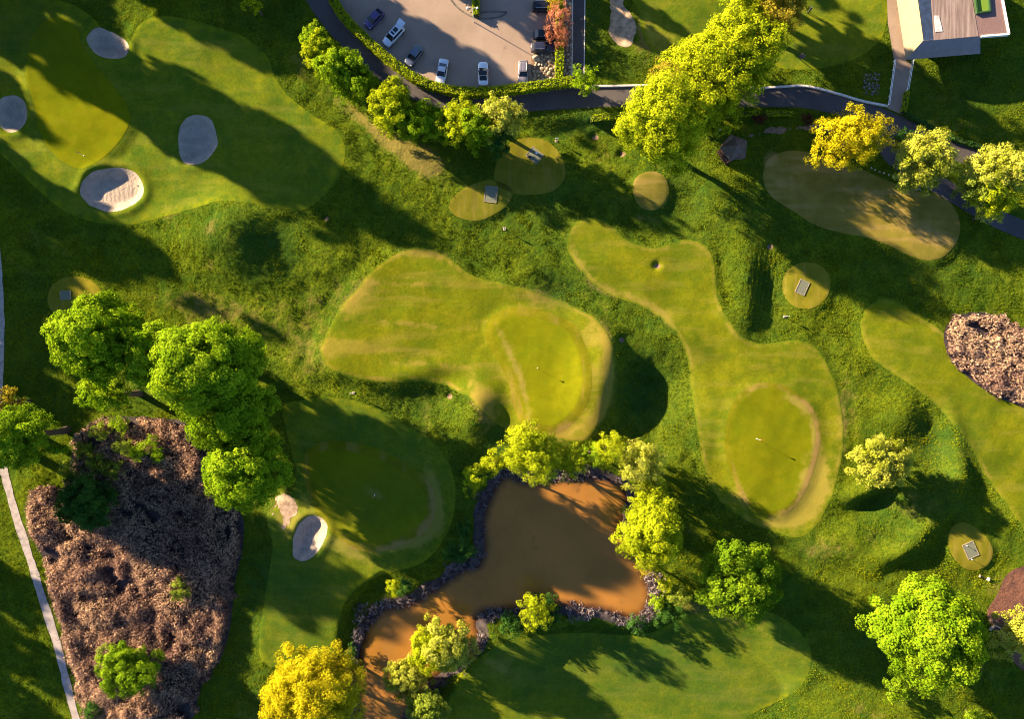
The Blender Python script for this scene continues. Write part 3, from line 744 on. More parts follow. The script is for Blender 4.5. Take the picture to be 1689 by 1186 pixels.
tree(1072,812,30,30,9,'yellow','shore_tree','yellow green tree just below the pale one at the right of the pond', lob=11, spiky=.4, leaf=.34, group=PR)
tree(1075,872,56,56,13,'yellow','shore_tree','largest bright yellow green tree on the right shore of the pond', lob=24, spiky=.2, leaf=.38, group=PR)
tree(1072,935,24,20,7,'amber','shore_tree','small tan yellow tree below the largest one on the right shore', lob=8, spiky=.6, leaf=.3, group=PR)
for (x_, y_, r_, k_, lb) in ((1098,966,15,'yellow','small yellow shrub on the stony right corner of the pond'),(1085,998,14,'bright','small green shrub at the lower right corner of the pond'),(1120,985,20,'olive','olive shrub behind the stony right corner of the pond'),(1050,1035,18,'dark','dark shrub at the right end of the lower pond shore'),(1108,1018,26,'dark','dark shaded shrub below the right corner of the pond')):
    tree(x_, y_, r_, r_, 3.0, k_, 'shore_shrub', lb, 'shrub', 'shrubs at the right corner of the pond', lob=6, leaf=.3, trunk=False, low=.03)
tree(757,908,27,24,4,'dark','dense_shrub','large dark green shrub on the left shore of the pond', 'shrub', lob=9)
tree(766,872,10,18,3,'dark','dense_shrub','narrow dark shrub above the large one on the left shore', 'shrub', lob=5)
tree(670,966,14,15,3,'dark','dense_shrub','dark green half of a pair of little shrubs on the left shore', 'shrub', lob=6, leaf=.3)
tree(646,974,12,12,2.6,'yellow','low_shrub','yellow half of a pair of little shrubs on the left shore', 'shrub', lob=6, leaf=.3)
tree(578,1082,9,14,2.5,'dark','low_shrub','small dark shrub above the golden tree at the pond foot', 'shrub', lob=5, leaf=.3)
# right
tree(1215,958,60,58,11,'green','leafy_tree','dark round tree with lighter flower like tufts right of the pond', lob=26, leaf=.42)
tree(1534,1045,78,76,15,'bright','leafy_tree','largest round bright green tree at the lower right', lob=34, leaf=.46)
tree(1480,1141,23,22,4,'green','small_tree','small dark green round tree below the large one at the lower right', lob=8, leaf=.34)
tree(1604,1182,16,10,3,'green','low_shrub','little green bush cut by the bottom edge on the right', 'shrub', lob=5, leaf=.3)
tree(1684,1050,36,40,12,'pale','leafy_tree','pale yellow tree on the brown mulch at the right edge', lob=14, spiky=.2, leaf=.34)
tree(1456,762,42,42,8,'pale','small_tree','lone pale yellow tree standing right of the long fairway', lob=18, spiky=.2, dens=13, leaf=.36)
tree(1522,262,44,50,11,'pale','leafy_tree','pale yellow tree between the two arms of the road', lob=18, spiky=.15, leaf=.36)
tree(1490,226,14,14,3,'dark','low_shrub','small dark green bush above the pale tree in the road fork', 'shrub', lob=5, leaf=.3)
tree(1650,280,60,36,12,'pale','leafy_tree','widest pale yellow tree at the right edge by the road', lob=20, spiky=.1, leaf=.38, group='trees in the fork at the right edge')
tree(1612,300,34,44,10,'olive','leafy_tree','shaded olive tree on the left flank of the clump at the right edge', lob=13, leaf=.38, group='trees in the fork at the right edge')
tree(1638,325,36,34,11,'yellow','leafy_tree','bright yellow tree in front of the clump at the right edge', lob=12, leaf=.36, group='trees in the fork at the right edge')
tree(1632,352,28,16,7,'pale','leafy_tree','lowest pale tree of the clump leaning over the lower road', lob=8, leaf=.34, spiky=.3, group='trees in the fork at the right edge')
tree(1405,228,50,44,12,'gold','leafy_tree','orange yellow open crowned tree above the dry fairway', lob=17, spiky=.3, leaf=.36, gap=.15)
tree(1252,198,12,8,2,'maroon','low_shrub','dark red bush beside the low hedge near the orange yellow tree', 'shrub', lob=4, leaf=.28, trunk=False)
tree(1332,196,12,9,1.6,'maroon','low_shrub','dark maroon bush at the end of the low clipped hedge', 'shrub', lob=4, leaf=.28, trunk=False)
# big yellow row crossing the road
YG = 'tall yellow trees crossing the road'
tree(1090,200,70,64,19,'yellow','leafy_tree','lowest and widest tree of the tall yellow row', lob=26, spiky=.25, leaf=.42, group=YG, dens=6.5)
tree(1146,158,66,62,9.5,'yellow','leafy_tree','second tree from the bottom of the tall yellow row', lob=24, spiky=.2, leaf=.42, group=YG, dens=6.5)
tree(1190,105,66,62,10,'yellow','leafy_tree','third tree from the bottom of the tall yellow row', lob=24, spiky=.2, leaf=.42, group=YG, dens=6.5)
tree(1236,65,54,62,13,'yellow','leafy_tree','greenest tree near the top of the tall yellow row', lob=20, spiky=.2, leaf=.42, group=YG, dens=6.5)
tree(1285,20,46,44,13,'amber','leafy_tree','amber sparse tree at the top end of the tall yellow row', lob=14, spiky=.6, leaf=.36, gap=.25, group=YG)
tree(1250,-8,40,30,14,'yellow','leafy_tree','yellow tree cut by the top edge above the tall yellow row', lob=12, spiky=.3, leaf=.4, group=YG)
tree(1095,130,30,26,12,'amber','leafy_tree','brownish sparse treetop on the upper left flank of the tall yellow row', lob=9, spiky=.7, leaf=.32, gap=.3, group=YG)
# car park trees
tree(966,134,23,26,5,'bright','small_tree','small round green tree at the corner of the hedge by the road', lob=9, leaf=.34)
tree(922,28,19,24,4.5,'red','small_tree','upper salmon red tree over the black cars', lob=8, leaf=.28, spiky=.8, group='red trees in the car park hedge')
tree(917,58,20,19,4.5,'red','small_tree','lower salmon red tree over the parked cars', lob=8, leaf=.28, spiky=.8, group='red trees in the car park hedge')
tree(914,3,12,9,3.5,'gold','small_tree','orange tree cut by the top edge above the red ones', lob=5, leaf=.28, spiky=.5)
tree(416,2,17,14,7,'yellow','small_tree','yellow green treetop cut by the top edge left of the road', lob=7, leaf=.34)
HG = 'trees in the row below the curved road'
for (x_, y_, rx_, ry_, h_, k_, lb) in ((518,68,20,20,6,'bright','small green tree at the top left start of the row by the curved road'),(530,92,26,26,7,'yellow','yellow green tree second in the row by the curved road'),(560,110,34,30,8,'bright','wide bright tree third in the row by the curved road'),
    (592,138,30,22,7,'green','darker green tree between the third tree and the big one of the row'),(645,176,34,34,9,'bright','largest bright tree in the middle of the row by the curved road'),(688,200,26,26,7,'green','shaded green tree just right of the largest in the row'),
    (722,205,22,22,6,'green','dark green low tree in the dip of the row'),(756,206,28,28,8,'bright','bright green tree left of the pair at the right end of the row'),(790,210,28,26,9.5,'green','green tree next to last in the row by the curved road'),
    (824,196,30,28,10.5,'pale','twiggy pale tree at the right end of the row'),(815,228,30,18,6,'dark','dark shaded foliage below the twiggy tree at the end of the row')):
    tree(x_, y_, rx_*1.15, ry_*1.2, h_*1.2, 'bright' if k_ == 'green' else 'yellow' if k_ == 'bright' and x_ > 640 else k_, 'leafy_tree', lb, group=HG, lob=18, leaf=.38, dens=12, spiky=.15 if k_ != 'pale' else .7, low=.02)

# trees outside the frame that throw the long shadows across the course
OFF = 'tall trees standing outside the photo'
def offtree(tx, ty, rx, ry, h, reach=1.0):
    """tree whose shadow tip falls at photo pixel (tx,ty)"""
    L = 0.82*h/math.tan(SUN_EL)*PXM*reach
    px = tx - L*math.cos(SUN_DOWN); py = ty - L*math.sin(SUN_DOWN)
    if -rx*1.2 < px < 1689+rx*1.2 and -ry*1.2 < py < 1186+ry*1.2: print('OFFTREE IN FRAME', tx, ty, px, py)
    zc = h*0.6; s = H/(H-zc)
    tree(CX+(px-CX)*s, CY+(py-CY)*s, rx*s, ry*s, h, 'green', 'leafy_tree', 'tall leafy tree standing outside the edge of the photo', group=OFF, leaf=.95, dens=4.0, lob=22, low=.08)
for a in ((600,352,60,60,30),(520,320,50,60,30),(150,20,50,50,20),(470,80,60,60,22),(540,60,60,60,20),
          (140,130,40,40,22),(250,150,30,30,24),(100,340,40,50,20),(60,400,50,50,20),(200,440,40,40,24),(330,480,40,40,27),(60,200,30,60,20),
          (130,600,34,40,20),(125,680,40,40,18),(60,1000,40,40,16),(90,1110,40,50,20),(60,1180,40,40,16),
          (900,194,34,34,22),(850,165,34,34,19),(760,113,34,34,17),(700,79,34,34,15),(640,50,34,34,13),(600,40,30,30,13),
          (935,80,28,28,16),(905,28,28,24,12),
          (520,1015,36,36,27),(470,980,50,50,25),(560,1000,40,40,27),
          (1690,245,28,28,26),(1620,240,26,26,26),(130,520,50,50,24),(60,540,40,40,22),
          (1130,60,16,14,14),(1110,95,24,12,16),(1140,110,30,12,17),(1400,30,20,14,20)):
    if a[4] > 3: offtree(*a)

# hedges
def hedge(pts, half, h, label, kind='hedge', closed=False, dens=60, group=None, leaf=.22):
    P = smooth(pts, False, 5); P = np.array([W(p[0], p[1], h*0.8) for p in P])
    t = empty('hedge', (0, 0, 0)); x0, y0 = P[len(P)//2]; z0 = zat(x0, y0); t.location = (x0, y0, z0)
    tag(t, label, 'hedge', group)
    rng = np.random.default_rng(int(abs(x0*31+y0*7))+5)
    seg = np.diff(P, axis=0); L = np.hypot(seg[:, 0], seg[:, 1]); cum = np.concatenate([[0], np.cumsum(L)]); tot = cum[-1]
    hw = half/PXM
    # core
    mb = MB(); V = []; n = len(P)
    tg = np.gradient(P, axis=0); tg /= np.linalg.norm(tg, axis=1)[:, None]; nr = np.stack([-tg[:, 1], tg[:, 0]], 1)
    for i in range(n):
        z = zat(*P[i]) - z0
        for (a, b) in ((-.85, -0.3), (-.85, h*.85), (-.6, h*.93), (.6, h*.93), (.85, h*.85), (.85, -0.3)):
            q = P[i] + nr[i]*a*hw; V.append((q[0]-x0, q[1]-y0, z+b))
    F = []
    for i in range(n-1):
        for j in range(5): F.append((i*6+j, i*6+6+j, i*6+7+j, i*6+j+1))
    F += [tuple(range(6)), tuple(range(n*6-1, n*6-7, -1))]
    mb.add(V, F).build('stems', LEAFCORE, t)
    m = int(tot*(2*hw+1.6*h)*dens)
    s = rng.random(m)*tot; i = np.clip(np.searchsorted(cum, s)-1, 0, n-2); f = (s-cum[i])/L[i]
    B = P[i]*(1-f)[:, None] + P[i+1]*f[:, None]; Nn = nr[i]
    peri = rng.random(m)*(2*hw+1.6*h)
    off = np.where(peri < 2*hw, peri-hw, np.where(peri < 2*hw+.8*h, hw, -hw)); zz = np.where(peri < 2*hw, h, ((peri-2*hw) % (.8*h))+.2*h)
    nz = np.where(peri < 2*hw, 1.0, 0.15); no = np.where(peri < 2*hw, 0, np.sign(off))
    bumpy = 0.14*vnoise(s, peri*2, 0.6, 3)
    XY = B + Nn*(off+bumpy*no)[:, None] + rng.normal(size=(m, 2))*0.06
    zg = vsample(Z, B[:, 0], B[:, 1]) - z0
    Pz = np.stack([XY[:, 0]-x0, XY[:, 1]-y0, zg + zz*(1) + bumpy*nz + rng.normal(size=m)*0.06], 1)
    N = np.stack([Nn[:, 0]*no, Nn[:, 1]*no, nz], 1)
    V, F = leaf_quads(Pz, N, leaf, rng, 0.5)
    tt = np.clip(0.5+0.3*vnoise(s, peri, 1.3, 9)+0.18*rng.normal(size=m), 0, 1)
    npmesh('foliage', V, F, LEAF[kind], t, attrs={'tint': ('FACE', tt)})
LEAFCORE = plain('hedge_core', (0.03, 0.05, 0.008), 0.95)
hedge([(543,-20),(552,4),(572,32),(612,72),(650,104),(690,131),(738,147),(790,151),(840,147),(900,139),(944,133)], 6.5, 2.0, 'long curved clipped hedge between the car park and the road')
hedge([(923,-20),(923,40),(923,90),(922,128)], 6, 1.4, 'straight clipped hedge at the right side of the car park')
hedge([(785,-20),(785,0),(785,24)], 5, 1.2, 'short hedge end on the traffic island at the top edge')
hedge([(975,194),(1005,191),(1037,188)], 4.5, 1.0, 'short clipped hedge left of the tall yellow trees below the road')
hedge([(1200,190),(1225,188),(1252,186)], 3.5, .8, 'low brownish hedge right of the tall yellow trees', leaf=.22)
hedge([(1262,187),(1285,186),(1308,187)], 3.5, .8, 'low clipped hedge between the road and the gazebo path, right piece', leaf=.22)
hedge([(1493,186),(1530,206),(1575,228),(1620,243),(1670,262),(1740,285)], 3.5, .8, 'thin greyish hedge along the upper edge of the right road', kind='dark', leaf=.24)
hedge([(1497,150),(1494,170),(1491,184)], 3, 1.0, 'short green hedge at the foot of the driveway', leaf=.22)

# ------------------------------------------------------------------ grass blades, reeds
def scatter(mask_fn, n, rng, xr=(-97, 97), yr=(-69, 69)):
    x = rng.uniform(*xr, n); y = rng.uniform(*yr, n); k = mask_fn(x, y); return x[k], y[k]

def blades(name, x, y, zoff, hgt, wid, nb, m, rng, tint, lean=0.5, extra=None):
    n = len(x); x = np.repeat(x, nb) + rng.normal(size=n*nb)*wid*1.2; y = np.repeat(y, nb) + rng.normal(size=n*nb)*wid*1.2
    tint = np.clip(np.repeat(tint, nb) + rng.normal(size=n*nb)*0.15, 0, 1); hh = np.repeat(hgt, nb)*(0.6+0.7*rng.random(n*nb))
    z = vsample(Z, x, y) + zoff
    a = rng.random(n*nb)*2*np.pi; wx, wy = np.cos(a)*wid*0.5, np.sin(a)*wid*0.5
    l_ = rng.random(n*nb)*2*np.pi; lx, ly = np.cos(l_)*hh*lean*rng.random(n*nb), np.sin(l_)*hh*lean*rng.random(n*nb)
    V = np.stack([np.stack([x-wx, y-wy, z-0.03], 1), np.stack([x+wx, y+wy, z-0.03], 1), np.stack([x+lx, y+ly, z+hh], 1)], 1).reshape(-1, 3)
    F = np.arange(len(V)).reshape(-1, 3)
    o = npmesh(name, V, F, m, attrs={'tint': ('FACE', tint)})
    return o
nomow = np.maximum.reduce([S[k_] for k_ in ('upleft','centre','long','right','tan','top','shade','bottom','ta','tb','tc','td','te','tf','g_upleft','topsand','b0','b1','b2','b3','b4','road1','road2','carpark','drive','walk','rip1','rip2','lpath','club','gazpad','mulch','reeds','reeds_r')] + [ps+1.0])
rg = np.random.default_rng(21)
x, y = scatter(lambda a, b: (vsample(nomow, a, b) < -0.05) & (vsample(DRY, a, b) < 0.35+0.5*vnoise(a, b, .8, 63)) & (vnoise(a, b, 1.6, 61)+0.8*vnoise(a, b, 5, 62) > -0.5), 260000, rg)
tn = np.clip(0.5+0.35*vnoise(x, y, 3.0, 64)+0.35*vnoise(x, y, 11, 65), 0, 1)
hg = 0.10+0.15*np.clip(vnoise(x, y, 2.2, 66)+0.3, 0, 1)
tag(blades('rough_grass', x, y, 0, hg, 0.15, 3, M['rough_blades'], rg, tn, 0.9), 'long tufted rough grass between the mown fairways', 'grass', kind='stuff')

def reedbed(name, s, n, h0, rng, label, pm='plume', lo=0.0, plume=0.7, bright=0.0, cat='reeds', psize=.31):
    xs = GX[(s.max(1) > 0)]; ys = GY[(s.max(0) > 0)]
    x, y = scatter(lambda a, b: vsample(s, a, b) > lo + 0.9*vnoise(a, b, 1.9, 173) + 0.5*vnoise(a, b, 0.7, 174), n, rng, (xs[0], xs[-1]), (ys[0], ys[-1]))
    dn = 0.8*vnoise(x, y, 3.6, 71)+0.75*vnoise(x, y, 1.5, 72)
    k = dn > -0.75; x, y, dn = x[k], y[k], dn[k]; zone = 0.5+0.5*vnoise(x, y, 7.0, 171)
    hh = h0*(0.62+0.42*dn+0.25*zone+0.2*rng.random(len(x)))*(0.55+0.45*sstep(vsample(s, x, y), 0, 1.2))
    z = vsample(Z, x, y)
    t = empty(name, (0, 0, 0)); tag(t, label, cat, kind='stuff')
    tn = np.clip(0.35+0.4*vnoise(x, y, 4, 73), 0, 1)
    o = blades('stems', x, y, 0, hh, 0.22, 3, M['reed'], rng, tn, 0.35); o.parent = t
    kk = rng.random(len(x)) < plume; x, y, hh, z = x[kk], y[kk], hh[kk], z[kk]
    rep = 5; x = np.repeat(x, rep)+rng.normal(size=len(x)*rep)*.20; y = np.repeat(y, rep)+rng.normal(size=len(y)*rep)*.20; zz = np.repeat(z+hh, rep)*1.0 - rng.random(len(x))*0.4*h0/2
    N = rng.normal(size=(len(x), 3))*0.8 + np.array([-0.7, 0.4, 0.6])
    P_ = np.stack([x, y, zz], 1); N /= np.linalg.norm(N, axis=1)[:, None]
    ax = np.cross(N, rng.normal(size=N.shape)+np.array([.3, -.3, 1.6])); ax /= np.linalg.norm(ax, axis=1)[:, None]; bx = np.cross(N, ax); sz = psize*(.5+.9*rng.random(len(x)))[:, None]
    V = np.stack([P_-bx*sz*.62, P_-ax*sz*.17, P_+bx*sz*.62, P_+ax*sz*.17], 1).reshape(-1, 3); F = np.arange(len(V)).reshape(-1, 4)
    tt = np.clip(0.22+0.35*vnoise(x, y, 5, 75)+0.2*rng.random(len(x))+(rng.random(len(x)) < .2+.2*bright)*0.6, 0, 1)
    p = npmesh('plumes', V, F, M[pm], t, attrs={'tint': ('FACE', tt)})
    return t
holes = np.maximum.reduce([gb(205,760,18,14,0,1),gb(235,760,16,14,0,1),gb(165,735,16,14,0,1),gb(245,915,30,22,20,.8),gb(250,990,22,22,0,.7),gb(100,915,20,12,20,.9),gb(300,705,10,8,0,.5)])
reedbed('reed_bed', S['reeds'] - 3.0*(holes > 0.45), 52000, 2.0, rg, 'large brown bed of dry reeds and plumes beside the gravel path')
reedbed('reed_bed', S['reeds_r'], 6000, 1.5, rg, 'oval bed of pale speckled dry grass at the right edge', bright=.25, plume=.8)
fr = np.minimum(ps + 1.1 + 2.1*fbm(XX, YY, 4.5, 82, 2), 0.5 + 0.9*fbm(XX, YY, 3, 83, 2) - ps)
fr = np.where((U > 640) | (V_ < 1120), fr, -1)
reedbed('shore_reeds', fr - 0.15*0, 16000, 0.8, rg, 'dark dead reed tussocks fringing the whole shore of the brown pond', plume=.8, psize=.38, pm='grey_plume')

# ------------------------------------------------------------------ rocks
rockm = plain('boulder_stone', (0.34, 0.27, 0.20), 0.9, var=0.35, scale=2.0)
rockd = plain('dark_stone', (0.13, 0.11, 0.09), 0.9, var=0.35, scale=2.0)
def rock_mesh(seed):
    rng = np.random.default_rng(seed)
    import bmesh
    bm = bmesh.new(); bmesh.ops.create_icosphere(bm, subdivisions=2, radius=1.0)
    pl = rng.normal(size=(9, 3)); pl /= np.linalg.norm(pl, axis=1)[:, None]; dd = 0.62+0.25*rng.random(9)
    for v in bm.verts:
        c = np.array(v.co)
        for q, d in zip(pl, dd):
            k = c @ q
            if k > d: c = c - q*(k-d)
        v.co = c*np.array([1, 0.85, 0.6])
    me = bpy.data.meshes.new('boulder'); bm.to_mesh(me); bm.free(); return me
RM = []
for i in range(6):
    me = rock_mesh(100+i); me.materials.append(rockm); RM.append(me)
RD = []
for i in range(3):
    me = rock_mesh(200+i); me.materials.append(rockd); RD.append(me)
def rock(px, py, r, label, group, meshes=RM, sink=0.2):
    x, y = W(px, py); o = bpy.data.objects.new('boulder', random.choice(meshes)); COL.objects.link(o)
    o.location = (x, y, zat(x, y)+r*(0.45-sink)); o.scale = (r, r*random.uniform(.75, 1.1), r*random.uniform(.8, 1.2)); o.rotation_euler = (0, 0, random.uniform(0, 6.28))
    tag(o, label, 'rock', group)
placed = []
def pack(x0, x1, y0, y1, n, rlo, rhi, label, group, meshes=RM):
    got = []
    for _ in range(n*40):
        if len(got) >= n: break
        r = random.uniform(rlo, rhi); x = random.uniform(x0, x1); y = random.uniform(y0, y1)
        if all((x-a)**2+(y-b)**2 > ((r+c)*PXM*0.80)**2 for a, b, c in got): got.append((x, y, r))
    for x, y, r in got: rock(x, y, r, label, group, meshes)
pack(880, 918, 90, 133, 46, .26, .55, 'rough tan boulder in the stone patch at the corner of the car park', 'boulders in the car park corner')
rock(884, 97, 0.95, 'largest sunlit sandy boulder at the upper left of the stone patch', None, RM)
pack(929, 943, 2, 128, 70, .28, .5, 'grey boulder in the stone strip between hedge and walkway', 'boulders beside the walkway')
pack(1424, 1450, 122, 156, 60, .10, .36, 'grey rock in the rock garden inside the white kerb', 'rocks of the rock garden', RD)
for i, (px, py) in enumerate(((1437,277),(1443,280),(1451,283),(1458,285),(1466,288),(1475,291),(1484,295),(1493,299))):
    rock(px, py, .24, 'small pale stone edging the road below the orange yellow tree', 'stones along the road edge')
pack(768, 782, 6, 26, 10, .14, .3, 'small pale stone on the traffic island', 'stones on the traffic island')
pack(1088, 1100, 940, 985, 10, .18, .36, 'pale stone at the right corner of the pond', 'stones at the pond corner')
pack(1500, 1520, 306, 320, 6, .15, .25, 'small stone under the pale tree in the road fork', 'stones under the pale tree')

# ------------------------------------------------------------------ kerbs, low walls
def wall_line(pts, half, h, m, name, label=None, cat=None, kind=None, up=0.0, sm=True):
    P = smooth(pts, False, 5) if sm else np.array(pts, float); P = np.array([W(*p) for p in P]); n = len(P)
    tg = np.gradient(P, axis=0); tg /= np.linalg.norm(tg, axis=1)[:, None]; nr = np.stack([-tg[:, 1], tg[:, 0]], 1)
    V = []; F = []
    for i in range(n):
        z = zat(*P[i])
        for a, b in ((-1, -.2), (-1, h-.02), (-.75, h), (.75, h), (1, h-.02), (1, -.2)):
            q = P[i]+nr[i]*a*half; V.append((q[0], q[1], z+b+up))
    for i in range(n-1):
        for j in range(5): F.append((i*6+j, i*6+6+j, i*6+7+j, i*6+j+1))
    F += [tuple(range(6)), tuple(range(n*6-1, n*6-7, -1))]
    o = MB().add(V, F).build(name, m); tag(o, label, cat, kind=kind); return o
wall_line([(975,142),(1010,142),(1060,141),(1120,140),(1180,142),(1240,146),(1290,143),(1330,142),(1380,154),(1420,166),(1463,175)], .17, .35, M['kerb'], 'low_wall', 'pale low kerb wall along the upper edge of the road', 'wall')
wall_line([(944,-30),(944,60),(943,130)], .1, .14, M['kerb'], 'kerb', kind='structure')
wall_line([(965,-30),(964,60),(963,130)], .08, .12, M['kerb'], 'kerb', kind='structure')
wall_line([(739,-6),(752,10),(768,22),(788,30),(810,30),(828,26),(836,20)], .12, .14, rockd, 'kerb', kind='structure')
wall_line([(792,21),(812,19),(836,20)], .10, .14, rockd, 'kerb', kind='structure')
wall_line([(545,0),(560,32),(600,76),(640,110),(685,138),(738,156),(800,160),(870,155),(945,145)], .06, .10, rockd, 'kerb', kind='structure')
wall_line([(1632,1040),(1640,1032),(1652,1038)], .12, .5, rockm, 'stone_edging', 'small curved stone edging round the dark pit by the mulch', 'edging')

# rail fences of the driveway
def railfence(p0, p1, label):
    a = Vector((*W(*p0), 0)); b = Vector((*W(*p1), 0)); t = empty('rail_fence', (a.x, a.y, zat(a.x, a.y))); tag(t, label, 'fence', 'white rail fences of the driveway')
    n = max(3, int((b-a).length/1.6)); z0 = t.location.z; pts = []
    for i in range(n+1):
        p = a.lerp(b, i/n); z = zat(p.x, p.y)-z0; q = (p.x-a.x, p.y-a.y, z); pts.append(q)
        MB().tube((q[0], q[1], z-.2), (q[0], q[1], z+1.05), .05, .05, 6).build('post', M['white'], t)
    for hh in (.55, 1.0):
        mb = MB()
        for i in range(n): mb.tube((pts[i][0], pts[i][1], pts[i][2]+hh), (pts[i+1][0], pts[i+1][1], pts[i+1][2]+hh), .045, .045, 6)
        mb.build('rail', M['white'], t)
railfence((1473,101), (1463,174), 'white rail fence on the left side of the driveway beside the rock garden')
railfence((1502,102), (1494,150), 'white rail fence on the right side of the driveway below the clubhouse')

# ------------------------------------------------------------------ cars
def paint(name, col, rough=.3, metal=.3):
    m, n, l, b = mat(name); b.inputs['Base Color'].default_value = (*col, 1)
    f = noise(n, l, 1.2, 3, .5, lo=.3, hi=.7); l.new(mixc(n, l, f, tuple(c*.88 for c in col), col), b.inputs['Base Color'])
    b.inputs['Roughness'].default_value = rough; b.inputs['Metallic'].default_value = metal; b.inputs['Coat Weight'].default_value = .6; b.inputs['Coat Roughness'].default_value = .08
    return m
GLASS = paint('car_glass', (0.012, 0.014, 0.022), .08, 0)
TYRE = plain('tyre_rubber', (0.015, 0.015, 0.016), .8); RIM = paint('wheel_rim', (.45, .45, .47), .3, .8)
LAMPW = paint('headlight_glass', (.7, .7, .72), .1, .2); LAMPR = paint('taillight_glass', (.35, .01, .01), .15, 0)
TRIM = plain('black_trim', (.02, .02, .022), .5)

def loft(mb, st, mi=0):
    """st: list of (x, [ (y,z)... ]) half sections mirrored"""
    rings = []
    for x, sec in st:
        full = [(x, y, z) for y, z in sec] + [(x, -y, z) for y, z in sec[::-1]]
        rings.append(full)
    n = len(rings[0]); V = [p for r in rings for p in r]; F = []
    for i in range(len(rings)-1):
        for j in range(n): F.append((i*n+j, i*n+(j+1) % n, (i+1)*n+(j+1) % n, (i+1)*n+j))
    F += [tuple(range(n))[::-1], tuple(range((len(rings)-1)*n, len(rings)*n))]
    mb.add(V, F, mi)

